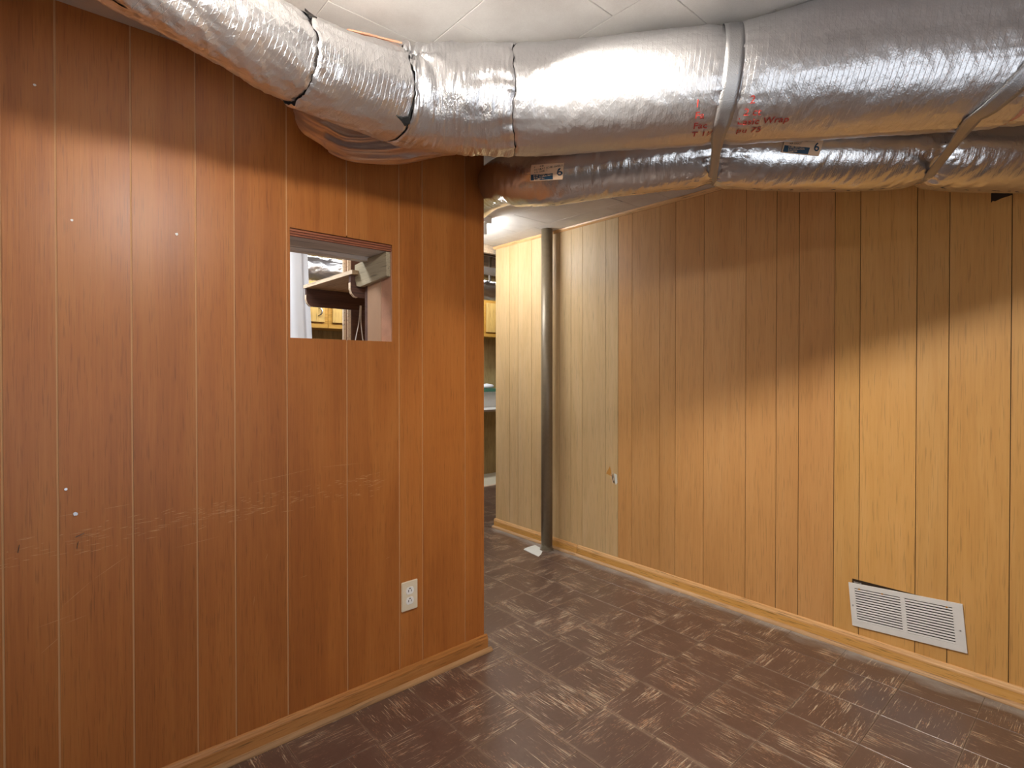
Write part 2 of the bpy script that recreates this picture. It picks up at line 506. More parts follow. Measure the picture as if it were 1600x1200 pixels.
# ------------------------------------------------------------------ room shell
floor = box('floor', M['grout'], -1.9, 4.5, -1.9, 5.2, -0.10, -0.0022, kind='structure')
ceiling = MB().box(-1.9, 2.79, -1.9, 3.235, CEIL + 0.012, CEIL + 0.06).build('ceiling', M['dark_slot'], kind='structure')
upper = MB().box(-1.9, 4.5, 3.235, 5.2, 2.46, 2.50).build('ceiling', M['joist'], kind='structure')
box('wall_near', M['shell'], -1.9, 2.79, -2.0, -1.9, 0, 2.22, kind='structure')
box('wall_west', M['shell'], -2.0, -1.9, -2.0, 5.3, 0, 2.5, kind='structure')
wback = box('wall_back', M['groove_dark'], -1.9, 4.5, 5.108, 5.2, 0, 2.5, kind='structure')
box('wall_east', M['shell'], 4.5, 4.6, 3.09, 5.3, 0, 2.5, kind='structure')
box('wall_return', M['panel_pale'], 2.79, 4.5, 3.09, 3.205, 0, 2.5, kind='structure')

# --- left wall: backing core round the pass-through hole, veneer planks with pale grooves
HX0, HX1, HZ0, HZ1 = 0.633, 1.0105, 1.3275, 1.693
LX1 = 1.452
core = MB()
core.box(-1.9, HX0 - 0.004, LEFT_Y + 0.0028, 1.93, 0, CEIL + 0.01)
core.box(HX1 + 0.003, LX1 - 0.004, LEFT_Y + 0.0028, 1.93, 0, CEIL + 0.01)
core.box(HX0 - 0.004, HX1 + 0.003, LEFT_Y + 0.0028, 1.93, 0, HZ0 - 0.003)
core.box(HX0 - 0.004, HX1 + 0.003, LEFT_Y + 0.0028, 1.93, HZ1 + 0.006, CEIL + 0.01)
wl = core.build('wall_left', M['groove_tan'], kind='structure')
gl = [-1.9, -1.69, -1.48, -1.32, -1.11, -0.95, -0.845, -0.686, -0.476, -0.27, -0.065, 0.040, 0.200, 0.358, 0.463, 0.622, 0.830, 1.040, 1.143, 1.352, LX1]
gw = 0.0022
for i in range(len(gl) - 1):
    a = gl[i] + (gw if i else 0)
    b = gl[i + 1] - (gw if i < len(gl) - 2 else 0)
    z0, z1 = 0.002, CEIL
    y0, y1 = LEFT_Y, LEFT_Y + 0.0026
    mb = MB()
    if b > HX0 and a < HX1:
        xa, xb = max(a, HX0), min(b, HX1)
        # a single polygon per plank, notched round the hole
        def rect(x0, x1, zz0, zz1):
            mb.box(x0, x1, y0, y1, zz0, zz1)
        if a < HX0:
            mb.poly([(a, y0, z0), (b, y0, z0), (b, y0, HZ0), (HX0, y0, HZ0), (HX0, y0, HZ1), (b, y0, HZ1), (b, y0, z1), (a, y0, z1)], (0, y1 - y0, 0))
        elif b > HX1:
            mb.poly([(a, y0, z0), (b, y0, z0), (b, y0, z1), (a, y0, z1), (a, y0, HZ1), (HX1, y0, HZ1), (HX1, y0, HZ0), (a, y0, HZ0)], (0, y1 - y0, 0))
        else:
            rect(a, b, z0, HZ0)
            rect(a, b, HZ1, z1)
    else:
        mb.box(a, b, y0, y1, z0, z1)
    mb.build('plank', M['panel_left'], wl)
# end cap of the wall
box('end_board', M['panel_left'], LX1 - 0.004, LX1, LEFT_Y + 0.0052, 1.93, 0.002, CEIL, wl)

# fine scratches: thin raised burrs in the rubbed band, some loners below
sm = MB()
rs = random.Random(3)


def sliver(x0, z0, x1, z1, w=0.0006):
    d = Vector((x1 - x0, 0, z1 - z0))
    n = Vector((-d.z, 0, d.x)).normalized() * w
    y = LEFT_Y - 0.0003
    m = Vector(((x0 + x1) / 2, y, (z0 + z1) / 2))
    b = len(sm.v)
    sm.v += [(x0, y, z0), tuple(m + n), (x1, y, z1), tuple(m - n)]
    sm.f.append((b, b + 1, b + 2, b + 3))


for i in range(230):
    x = rs.uniform(-0.12, 0.95)
    row = rs.choice((0.018, 0.018, -0.016, -0.035, 0.0))
    z = 0.768 + 0.045 * x + row + rs.gauss(0, 0.007)
    L = rs.uniform(0.004, 0.045)
    t = rs.gauss(0.06, 0.09)
    sliver(x, z, x + L, z + L * t, rs.uniform(0.0003, 0.0009))
for s_ in ((0.03, 0.838, 0.105, 0.842), (0.13, 0.842, 0.2, 0.846), (0.045, 0.60, 0.11, 0.655), (0.11, 0.655, 0.19, 0.705), (-0.01, 0.56, 0.075, 0.575), (0.0, 0.49, 0.05, 0.53), (0.05, 0.555, 0.10, 0.565),
           (0.5, 0.86, 0.72, 0.885), (0.72, 0.885, 0.9, 0.882), (0.55, 0.60, 0.56, 0.63), (0.98, 0.51, 1.0, 0.515), (0.3, 0.70, 0.42, 0.71), (0.515, 0.465, 0.518, 0.50), (0.66, 0.52, 0.69, 0.523)):
    sliver(*s_, 0.0005)
sm.build('scratches', M['groove_tan'], wl, kind='stuff')

# --- right wall
wr = box('wall_right', M['groove_dark'], RIGHT_X + 0.004, 2.79, -1.9, 3.205, 0, CEIL + 0.03, kind='structure')
gr = [3.214, 3.052, 2.959, 2.814, 2.693, 2.537, 2.432, 2.332, 2.14, 2.044, 1.942, 1.752, 1.65, 1.48, 1.253, 1.104, 1.002, 0.852, 0.753, 0.553, 0.45, 0.271, 0.078, -0.08, -0.24, -0.35, -0.55, -0.76, -0.97, -1.18, -1.39, -1.6, -1.9]
seams = (2.044, 0.852)
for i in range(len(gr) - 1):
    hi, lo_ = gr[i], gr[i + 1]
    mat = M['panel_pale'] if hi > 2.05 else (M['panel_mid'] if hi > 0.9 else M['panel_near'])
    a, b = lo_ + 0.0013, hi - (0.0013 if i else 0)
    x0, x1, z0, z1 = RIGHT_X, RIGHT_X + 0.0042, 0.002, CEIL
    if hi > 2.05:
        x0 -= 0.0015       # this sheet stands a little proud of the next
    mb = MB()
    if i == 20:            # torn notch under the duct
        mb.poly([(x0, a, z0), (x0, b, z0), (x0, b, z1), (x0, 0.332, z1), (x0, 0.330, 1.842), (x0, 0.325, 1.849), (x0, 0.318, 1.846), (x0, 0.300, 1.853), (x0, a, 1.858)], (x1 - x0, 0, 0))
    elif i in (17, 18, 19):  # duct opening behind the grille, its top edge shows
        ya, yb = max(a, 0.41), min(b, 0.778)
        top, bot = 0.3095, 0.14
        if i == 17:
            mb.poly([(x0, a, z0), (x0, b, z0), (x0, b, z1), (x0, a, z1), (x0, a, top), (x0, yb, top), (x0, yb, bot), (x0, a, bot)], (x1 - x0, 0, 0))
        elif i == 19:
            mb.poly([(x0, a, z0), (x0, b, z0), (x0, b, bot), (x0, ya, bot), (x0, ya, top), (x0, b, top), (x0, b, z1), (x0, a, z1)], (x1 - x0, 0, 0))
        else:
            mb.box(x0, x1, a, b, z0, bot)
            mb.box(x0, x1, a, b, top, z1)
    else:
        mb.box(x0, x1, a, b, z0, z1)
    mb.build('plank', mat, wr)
box('opening', M['black'], RIGHT_X + 0.0043, RIGHT_X + 0.0046, 0.40, 0.79, 0.13, 0.32, wr)  # black sheet painted in for the unlit hollow behind the grille
box('opening', M['black'], RIGHT_X + 0.0043, RIGHT_X + 0.0046, 0.265, 0.34, 1.83, 1.9, wr)  # black sheet painted in for the unlit depth of the notch
# the splintered knock in the pale sheet
sp_ = MB()
cy_, cz_ = 2.082, 0.556
for k in range(16):
    a = rs.uniform(0, 2 * PI)
    ry, rz = rs.uniform(0.003, 0.020), rs.uniform(0.01, 0.045)
    py, pz = cy_ + math.cos(a) * ry, cz_ + math.sin(a) * rz
    h = rs.uniform(0.012, 0.03)
    x = RIGHT_X - 0.0016
    b = len(sp_.v)
    sp_.v += [(x, py, pz), (x, py + 0.004, pz + 0.002), (x - rs.uniform(0.002, 0.008), py + 0.002, pz + h), (x, py + 0.001, pz - h * 0.5)]
    sp_.f += [(b, b + 1, b + 2), (b, b + 3, b + 1), (b, b + 2, b + 3), (b + 1, b + 3, b + 2)]
sp_.build('splinter', M['pale_edge'], wr)
MB().poly([(RIGHT_X - 0.0018, 2.088, 0.58), (RIGHT_X - 0.0018, 2.076, 0.575), (RIGHT_X - 0.0018, 2.072, 0.545), (RIGHT_X - 0.0018, 2.068, 0.52), (RIGHT_X - 0.0018, 2.080, 0.53), (RIGHT_X - 0.0018, 2.090, 0.555)], (0.0008, 0, 0)).build('gouge', M['dark_slot'], wr)
MB().poly([(RIGHT_X - 0.0017, 2.12, 0.60), (RIGHT_X - 0.0017, 2.105, 0.625), (RIGHT_X - 0.0017, 2.095, 0.59), (RIGHT_X - 0.0017, 2.085, 0.56), (RIGHT_X - 0.0017, 2.115, 0.57), (RIGHT_X - 0.0017, 2.135, 0.575)], (0.0008, 0, 0)).build('chipped_veneer', M['rust'], wr)
MB().poly([(RIGHT_X - 0.0019, 2.072, 0.585), (RIGHT_X - 0.0019, 2.052, 0.58), (RIGHT_X - 0.0019, 2.048, 0.53), (RIGHT_X - 0.0019, 2.060, 0.515), (RIGHT_X - 0.0019, 2.068, 0.54)], (0.0008, 0, 0)).build('bare_patch', M['plaster'], wr)


# --- baseboards: profile swept along the wall
def profile(mats, path_axis, a0, a1, wall, sgn, prof, name, parent=None, **props):
    """prof: (distance out from wall, height) points"""
    mb = MB()
    if path_axis == 'Y':
        pts = [(wall - sgn * d, a0, z) for d, z in prof]
        mb.poly(pts, (0, a1 - a0, 0))
    else:
        pts = [(a0, wall - sgn * d, z) for d, z in prof]
        mb.poly(pts, (a1 - a0, 0, 0))
    return mb.build(name, mats, parent, **props)


face = [(0, 0.006), (0.0125, 0.006), (0.0125, 0.049), (0.0115, 0.0495), (0, 0.0495)]
cap = [(0, 0.0497), (0.0118, 0.0497), (0.0125, 0.052), (0.0122, 0.057), (0.0095, 0.062), (0.0085, 0.066), (0.0065, 0.070), (0.003, 0.072), (0, 0.072)]
shoe = [(0.0126, 0.0005), (0.027, 0.0005), (0.0272, 0.004), (0.0255, 0.009), (0.022, 0.013), (0.0175, 0.0155), (0.0126, 0.0165)]
br_ = profile(M['base_right'], 'Y', -1.9, 2.366, RIGHT_X, 1, face, 'baseboard_right', kind='structure')
profile(M['base_cap'], 'Y', -1.9, 2.366, RIGHT_X, 1, cap, 'cap_moulding', br_)
profile(M['shoe'], 'Y', -1.9, 2.37, RIGHT_X, 1, shoe, 'shoe_moulding', br_)
br2 = profile(M['base_right'], 'Y', 2.369, 3.225, RIGHT_X, 1, face, 'baseboard_right', kind='structure')
profile(M['base_cap'], 'Y', 2.369, 3.225, RIGHT_X, 1, cap, 'cap_moulding', br2)
profile(M['shoe'], 'Y', 2.372, 3.235, RIGHT_X, 1, shoe, 'shoe_moulding', br2)
bl_ = profile(M['base_left'], 'X', -1.9, LX1 + 0.013, LEFT_Y, 1, face, 'baseboard_left', kind='structure')
profile(M['base_left'], 'X', -1.9, LX1 + 0.013, LEFT_Y, 1, cap, 'cap_moulding', bl_)
profile(M['shoe_left'], 'X', -1.9, LX1 + 0.028, LEFT_Y, 1, shoe, 'shoe_moulding', bl_)
# the return round the end of the wall
profile(M['base_left'], 'Y', LEFT_Y, 1.93, LX1, -1, face, 'end_return', bl_)
profile(M['base_left'], 'Y', LEFT_Y, 1.93, LX1, -1, cap, 'end_return_cap', bl_)
profile(M['shoe_left'], 'Y', LEFT_Y, 1.93, LX1, -1, shoe, 'end_return_shoe', bl_)
tr = profile(M['base_cap'], 'Y', -1.9, 3.232, RIGHT_X, 1, [(0, CEIL - 0.020), (0.006, CEIL - 0.020), (0.014, CEIL - 0.010), (0.016, CEIL - 0.002), (0.016, CEIL - 0.0003), (0, CEIL - 0.0003)], 'trim_1', kind='structure')

# --- floor tiles
T = 0.2286
TH = 0.0022


def tile_mesh(sx, sy, name='tile'):
    mb = MB()
    x, y = sx / 2 - 0.0007, sy / 2 - 0.0007
    b = 0.0009
    mb.v += [(-x, -y, -TH), (x, -y, -TH), (x, y, -TH), (-x, y, -TH), (-x, -y, -b), (x, -y, -b), (x, y, -b), (-x, y, -b),
             (-x + b, -y + b, 0), (x - b, -y + b, 0), (x - b, y - b, 0), (-x + b, y - b, 0)]
    mb.f += [(0, 1, 5, 4), (1, 2, 6, 5), (2, 3, 7, 6), (3, 0, 4, 7), (4, 5, 9, 8), (5, 6, 10, 9), (6, 7, 11, 10), (7, 4, 8, 11), (8, 9, 10, 11)]
    me = D.meshes.new(name)
    me.from_pydata(mb.v, [], mb.f)
    me.materials.append(M['tile'])
    return me


cache = {}
xe = [0.603 - T * k for k in range(4, 0, -1)] + [0.603, 0.832, 1.061, 1.291, 1.533, 1.770, 2.003, 2.232, 2.462, 2.668]
n_tiles = 0
far = MB()


def put_tile(x0, x1, y0, y1, turn):
    global n_tiles
    sx, sy = x1 - x0, y1 - y0
    if turn:
        key = (round(sy, 4), round(sx, 4))
    else:
        key = (round(sx, 4), round(sy, 4))
    if key not in cache:
        cache[key] = tile_mesh(*key)
    o = D.objects.new('tile', cache[key])
    COL.objects.link(o)
    o.parent = floor
    o.location = ((x0 + x1) / 2, (y0 + y1) / 2, 0.0004 * random.random())
    o.rotation_euler = (random.uniform(-0.0008, 0.0008), random.uniform(-0.0008, 0.0008), (PI / 2 if turn else 0) + random.choice((0, PI)) + random.uniform(-0.002, 0.002))
    n_tiles += 1


for i in range(len(xe) - 1):
    x0, x1 = xe[i], xe[i + 1]
    base = 1.375 if x0 < 1.28 else 1.247
    k = -6
    for k in range(-7, 9):
        y0 = base + k * T
        y1 = y0 + T
        if y1 < 0.05 or y0 > 3.22:
            continue
        if x1 < 1.3 and y0 > LEFT_Y + 0.02:
            continue
        if x1 < 1.3 and y1 > LEFT_Y:
            y1 = LEFT_Y - 0.002
        # leave out what the camera cannot reach, behind it
        if x0 * 0.6615 + y0 * 0.75 < 0.35:
            continue
        turn = (i + k) % 2 == 0
        if random.random() < 0.22:
            turn = not turn
        put_tile(x0, x1, y0, y1, turn)
yy = 1.247 + 9 * T
for i in range(9):
    for k in range(7):
        x0 = 2.003 + i * T
        y0 = yy + k * T
        if x0 / y0 < 0.60 or x0 / y0 > 0.93 or y0 + T > 5.1:
            continue
        put_tile(x0, x0 + T, y0, y0 + T, (i + k) % 2 == 0)
ft = MB()
for i in range(-9, 20):
    for k in range(-9, 24):
        x0, y0 = 0.603 + i * T, 1.247 + k * T
        near = y0 + T <= 0.05 or (x0 * 0.6615 + y0 * 0.75 < 0.30 and y0 < 1.2)
        behind = y0 > 2.0 and x0 + T < 1.2
        if (near or behind) and -1.89 < x0 < 2.42 and -1.89 < y0 < 4.9:
            b = len(ft.v)
            x1, y1 = x0 + T - 0.0012, y0 + T - 0.0012
            ft.v += [(x0, y0, -0.0008), (x1, y0, -0.0008), (x1, y1, -0.0008), (x0, y1, -0.0008)]
            ft.f.append((b, b + 1, b + 2, b + 3))
ft.build('far_tiles', M['tile_far'], floor, kind='stuff')

# --- ceiling tiles (12 inch, laid half-bond)
CT = 0.3012


def ctile(sx, sy):
    mb = MB()
    x, y, b = sx / 2 - 0.0006, sy / 2 - 0.0006, 0.0015
    mb.v += [(-x, -y, 0.012), (x, -y, 0.012), (x, y, 0.012), (-x, y, 0.012), (-x, -y, b), (x, -y, b), (x, y, b), (-x, y, b),
             (-x + b, -y + b, 0), (x - b, -y + b, 0), (x - b, y - b, 0), (-x + b, y - b, 0)]
    mb.f += [(4, 5, 1, 0), (5, 6, 2, 1), (6, 7, 3, 2), (7, 4, 0, 3), (8, 9, 5, 4), (9, 10, 6, 5), (10, 11, 7, 6), (11, 8, 4, 7), (11, 10, 9, 8)]
    me = D.meshes.new('ceiling_tile')
    me.from_pydata(mb.v, [], mb.f)
    me.materials.append(M['ceil'])
    return me


ccache = {}


def put_ctile(x0, x1, y0, y1):
    x1 = min(x1, RIGHT_X)
    if x1 - x0 < 0.03 or y1 - y0 < 0.03:
        return
    key = (round(x1 - x0, 4), round(y1 - y0, 4))
    if key not in ccache:
        ccache[key] = ctile(*key)
    o = D.objects.new('ceiling_tile', ccache[key])
    COL.objects.link(o)
    o.parent = ceiling
    o.location = ((x0 + x1) / 2, (y0 + y1) / 2, CEIL + random.uniform(0, 0.0012))
    o.rotation_euler = (random.uniform(-0.002, 0.002), random.uniform(-0.002, 0.002), 0)


for i in range(-8, 8):
    x0 = 0.572 + i * CT
    off = 1.370 if i % 2 == 0 else 1.220
    for k in range(-11, 3):
        y0 = off + k * CT
        y1 = min(y0 + CT, 1.88)
        if y0 >= 1.88:
            continue
        if y0 < -1.89 or x0 < -1.89:
            continue
        put_ctile(x0, x0 + CT, y0, y1)
for i in range(-9, 2):
    x0 = 2.503 + (i - 0) * 0.3035
    off = 2.185 if i % 2 else 2.185 + 0.13
    for k in range(-2, 5):
        y0 = max(off + k * 0.297, 1.8805)
        y1 = min(off + (k + 1) * 0.297, 3.232)
        if y1 <= y0 + 0.02 or x0 < -1.2:
            continue
        put_ctile(x0, x0 + 0.3035, y0, y1)
cs = MB()
cs.box(-1.89, -1.60, -1.89, 3.2, CEIL + 0.002, CEIL + 0.012)
cs.build('edge_strip', M['ceil'], ceiling)

# ------------------------------------------------------------------ ducts


def cam2w(lat, d):
    return (math.cos(YAW) * lat + math.sin(YAW) * d, -math.sin(YAW) * lat + math.cos(YAW) * d)


class Path:
    def __init__(s, pts, rad, sub=24):
        P = [Vector(p) for p in pts]
        out, rr = [], []
        n = len(P)
        for i in range(n - 1):
            p0, p1, p2, p3 = P[max(i - 1, 0)], P[i], P[i + 1], P[min(i + 2, n - 1)]
            for k in range(sub):
                t = k / sub
                q = 0.5 * ((2 * p1) + (p2 - p0) * t + (2 * p0 - 5 * p1 + 4 * p2 - p3) * t * t + (3 * p1 - p0 - 3 * p2 + p3) * t ** 3)
                out.append(q)
                rr.append(rad[i] * (1 - t) + rad[i + 1] * t)
        out.append(P[-1])
        rr.append(rad[-1])
        s.p, s.r = out, rr
        s.s = [0.0]
        for i in range(1, len(out)):
            s.s.append(s.s[-1] + (out[i] - out[i - 1]).length)
        s.L = s.s[-1]

    def at(s, q):
        q = min(max(q, 0), s.L)
        lo, hi = 0, len(s.s) - 1
        while hi - lo > 1:
            m = (lo + hi) // 2
            if s.s[m] <= q:
                lo = m
            else:
                hi = m
        t = (q - s.s[lo]) / max(1e-9, s.s[hi] - s.s[lo])
        p = s.p[lo].lerp(s.p[hi], t)
        r = s.r[lo] * (1 - t) + s.r[hi] * t
        i0, i1 = max(lo - 2, 0), min(hi + 2, len(s.p) - 1)
        tan = (s.p[i1] - s.p[i0]).normalized()
        side = Vector((tan.y, -tan.x, 0)).normalized()    # horizontal, towards the camera when the path runs left to right
        up = side.cross(tan)
        if up.z < 0:
            up = -up
        return p, tan, side, up, r

    def surf(s, q, th, off=0.0, rfun=None):
        p, tan, side, up, r = s.at(q)
        n = side * math.cos(th) + up * math.sin(th)
        rr = r if rfun is None else rfun(q, th, r)
        return p + n * (rr + off), n

    def s_near(s, xy):
        best = min(range(len(s.p)), key=lambda i: (s.p[i].x - xy[0]) ** 2 + (s.p[i].y - xy[1]) ** 2)
        return s.s[best]


SEAMS = []


def n3(x, y, z):
    return noise.noise(Vector((x, y, z)))


def ragged(q, th):
    c, s = math.cos(th), math.sin(th)
    d = 0.0
    for sm_ in SEAMS:
        d += (0.016 * n3(c * 1.3, s * 1.3, sm_ * 7) + 0.005 * n3(c * 7, s * 7, sm_ * 3)) * math.exp(-abs(q - sm_) / 0.04)
    return d


def duct_section(name, path, q0, q1, rfun, mat, parent, ds=0.006, nth=110, lip=0.0, cap0=False, cap1=False, **props):
    ns = max(4, int((q1 - q0) / ds))
    V, Fc, UV = [], [], []
    for i in range(ns + 1):
        q = q0 + (q1 - q0) * i / ns
        p, tan, side, up, r = path.at(q)
        for k in range(nth + 1):
            th = -PI / 2 - PI + 2 * PI * k / nth + PI       # seam underneath
            n = side * math.cos(th) + up * math.sin(th)
            rr = rfun(q, th, r)
            sh_ = tan * (ragged(q, th) if path is main_path else 0.0)
            ed = min(i, ns - i) / 2.0
            if ed < 1:
                rr -= lip * (1 - ed)
            pt = p + n * rr + sh_
            if pt.z > CEIL - 0.002:
                pt.z = CEIL - 0.002
            V.append(tuple(pt))
            UV.append((q, th * r))
    w_ = nth + 1
    for i in range(ns):
        for k in range(nth):
            Fc.append((i * w_ + k, (i + 1) * w_ + k, (i + 1) * w_ + k + 1, i * w_ + k + 1))
    for flag, i in ((cap0, 0), (cap1, ns)):
        if flag:
            V.append(tuple(path.at(q0 if i == 0 else q1)[0]))
            UV.append((0, 0))
            c = len(V) - 1
            for k in range(nth):
                Fc.append((c, i * w_ + k, i * w_ + k + 1) if i == 0 else (c, i * w_ + k + 1, i * w_ + k))
    me = D.meshes.new(name)
    me.from_pydata(V, [], Fc)
    ul = me.uv_layers.new(name='UVMap')
    for lp in me.loops:
        ul.data[lp.index].uv = UV[lp.vertex_index]
    for p_ in me.polygons:
        p_.use_smooth = True
    # outward normals
    p, tan, side, up, r = path.at((q0 + q1) / 2)
    mid = (ns // 2) * nth + nth // 2
    cpt = path.at(q0 + (q1 - q0) * (ns // 2) / ns)[0]
    if me.polygons[mid].normal.dot(me.polygons[mid].center - cpt) < 0:
        me.flip_normals()
    return link(name, me, mat, parent, **props)


R_BIG = 0.151
ZA = CEIL - R_BIG - 0.002
B0 = Vector((1.20, 1.074))
DIR = Vector((0.634, -0.772))
DIR.normalize()


def along(s_):
    q = B0 + DIR * s_
    return (q.x, q.y, ZA)


# left arm: from the west wall towards the left wall, round the elbow, then the long main run
BOT = CEIL - 2 * R_BIG
ARM = [(-1.88, 0.45, 0.086), (-1.0, 0.77, 0.086), (-0.3, 1.035, 0.086), (0.05, 1.172, 0.087), (0.238, 1.245, 0.088), (0.414, 1.318, 0.101), (0.49, 1.342, 0.104), (0.64, 1.364, 0.113), (0.79, 1.375, 0.132), (0.93, 1.325, 0.147)]
main_path = Path([(x, y, BOT + r) for x, y, r in ARM] + [along(-0.12), along(0.1), along(0.4), along(0.8), along(1.2), along(1.6), along(2.25)],
                 [r for x, y, r in ARM] + [R_BIG, R_BIG, R_BIG + 0.003, R_BIG + 0.005, R_BIG + 0.004, R_BIG, R_BIG])
S0 = main_path.s_near((B0.x, B0.y))
S_strap1 = S0 + 0.405
S_end = S0 + 1.12
S_seam_a = main_path.s_near((0.515, 1.347)) - 0.045
S_seam_b = main_path.s_near((0.79, 1.375)) - 0.035
S_seam_c = S0 - 0.19


def rf_main(q, th, r):
    # gentle quilting and creases that fade away from the pinched places
    c, s = math.cos(th), math.sin(th)
    d = r + 0.0016 * n3(q * 34, c * 4.2, s * 4.2) + 0.0030 * n3(q * 7, c * 1.6, s * 1.6)
    d += 0.0011 * n3(q * 90, c * 12, s * 12)
    g = math.exp(-((q - S_strap1) / 0.03) ** 2)
    d -= 0.009 * g
    for q0, amp, wd in ((S_strap1, 0.010, 0.045), (S_end, 0.006, 0.10), (S_seam_c, 0.006, 0.06)):
        e = math.exp(-abs(q - q0) / wd)
        d += amp * e * (abs(n3(q * 6, c * 9, s * 9)) - 0.25)
    m2 = min(1, max(0, (q - S_strap1 - 0.03) / 0.25))
    d += 0.042 * m2 * max(0, math.sin(2 * th - 0.25)) ** 2 * (1 if c > 0 else 0)
    # ribs that lean along the right half
    m = min(1, max(0, (q - S_strap1 - 0.25) / 0.5))
    d += 0.0022 * m * n3((q + th * 0.045) * 62, c * 1.3, s * 1.3)
    return d


def rf_elbow(q, th, r):
    c, s = math.cos(th), math.sin(th)
    d = r + 0.004 * n3(q * 22, c * 2.5, s * 2.5)
    # pleats gathered to a knot on the front
    kq, kt = S_seam_b + 0.035, 0.62
    dist = math.hypot((q - kq), (th - kt) * r)
    ang = math.atan2((th - kt) * r, q - kq)
    d += 0.011 * math.exp(-dist / 0.10) * math.sin(ang * 9 + 3 * n3(q * 9, c * 2, s * 2))
    d -= 0.020 * math.exp(-(dist / 0.022) ** 2)
    d += 0.0035 * math.sin(th * 17 + 5 * n3(q * 7, c * 2, s * 2)) * math.exp(-abs(q - S_seam_c) / 0.10)
    d += 0.004 * abs(n3(q * 60, c * 2.2, s * 2.2))
    return d


def rf_mid(q, th, r):
    c, s = math.cos(th), math.sin(th)
    d = r + 0.0045 * n3(q * 16, c * 3, s * 3) + 0.0016 * n3(q * 60, c * 9, s * 9)
    d += 0.009 * math.exp(-abs(q - S_seam_a) / 0.05) * abs(n3(q * 24, c * 6, s * 6))
    # long stapled seam: a shallow ridge along the upper front
    d += 0.006 * math.exp(-((th - 0.62 + 0.5 * (q - S_seam_a)) / 0.07) ** 2)
    return d


def rf_arm(q, th, r):
    c, s = math.cos(th), math.sin(th)
    d = r + 0.008 * n3(q * 9 + th * 1.1, c * 1.6, s * 1.6)
    d += 0.0085 * abs(n3(q * 30 + th * 3.0, c * 3, s * 3)) * (0.6 + 0.4 * c)
    d += 0.003 * n3(q * 75 + th * 5, c * 10, s * 10)
    d -= 0.004
    return d


SEAMS += [S_seam_a, S_seam_b, S_seam_c]
t1 = thing('insulated_duct', 'large round silver foil wrapped duct slung under the ceiling, bending left over the brown wall', 'duct', (1.2, 1.074, ZA))
duct_section('wrap_section', main_path, 0.0, S_seam_a - 0.0012, rf_arm, M['foil_arm'], t1, ds=0.007, lip=0.004)
duct_section('wrap_section', main_path, S_seam_a + 0.0012, S_seam_b - 0.0012, rf_mid, M['foil_arm'], t1, ds=0.004, nth=130, lip=0.004)
duct_section('wrap_section', main_path, S_seam_b + 0.0012, S_seam_c - 0.0010, rf_elbow, M['foil_arm'], t1, ds=0.0035, nth=150, lip=0.003)
duct_section('wrap_section', main_path, S_seam_c + 0.0010, S_end, rf_main, M['foil'], t1, ds=0.0045, nth=150, lip=0.004)
duct_section('wrap_section', main_path, S_end + 0.012, main_path.L, lambda q, th, r: rf_main(q, th, r) - 0.006 + 0.006 * abs(n3(q * 20 + th * 4, 2, math.sin(th) * 2)), M['foil'], t1, ds=0.007, nth=110, lip=0.004)
# darker glass wool showing in the joints
for q, ex in ((S_seam_a, 0.006), (S_seam_b, 0.006), (S_seam_c, 0.004), (S_end + 0.006, 0.012)):
    duct_section('open_joint', main_path, q - ex, q + ex, lambda q_, th, r: r - 0.0075 + 0.002 * n3(q_ * 90, math.cos(th) * 9, math.sin(th) * 9), M['fibreglass'] if ex > 0.01 else M['dark_slot'], t1, ds=0.003, nth=60)


def patch(name, path, q0, q1, t0_, t1_, off, mat, parent, rfun, n=(12, 12), warp=0.0, mapf=None, thick=0.0012):
    V, Fc = [], []
    for lay in (0, 1):
        for i in range(n[0] + 1):
            for k in range(n[1] + 1):
                a, b = i / n[0], k / n[1]
                if mapf:
                    a, b = mapf(a, b)
                q = q0 + (q1 - q0) * a
                th = t0_ + (t1_ - t0_) * b
                o_ = off - lay * thick + warp * n3(q * 50, th * 6, 3)
                V.append(tuple(path.surf(q, th, o_, rfun)[0]))
    w_ = n[1] + 1
    N = (n[0] + 1) * w_
    for i in range(n[0]):
        for k in range(n[1]):
            q_ = (i * w_ + k, i * w_ + k + 1, (i + 1) * w_ + k + 1, (i + 1) * w_ + k)
            Fc.append(q_)
            Fc.append(tuple(x + N for x in q_[::-1]))
    bd = [i * w_ for i in range(n[0] + 1)] + [n[0] * w_ + k for k in range(1, w_)] + [i * w_ + n[1] for i in range(n[0] - 1, -1, -1)] + [k for k in range(n[1] - 1, 0, -1)]
    for i in range(len(bd)):
        a, b = bd[i], bd[(i + 1) % len(bd)]
        Fc.append((a, b, b + N, a + N))
    mb = MB()
    mb.v, mb.f = V, Fc
    return mb.build(name, mat, parent, smooth=False)


# torn flap of foil folded over the joint near the elbow, and the torn gap below it
def tear(name, qt, mat, off):
    V, n = [], len(qt)
    mb = MB()
    top = [main_path.surf(q, th, off, rf_mid)[0] for q, th in qt]
    bot = [main_path.surf(q, th, off - 0.004, rf_mid)[0] for q, th in qt]
    mb.v = [tuple(v) for v in top + bot]
    mb.f = [tuple(range(n)), tuple(range(n, 2 * n))[::-1]] + [(i, (i + 1) % n, n + (i + 1) % n, n + i) for i in range(n)]
    return mb.build(name, mat, t1)


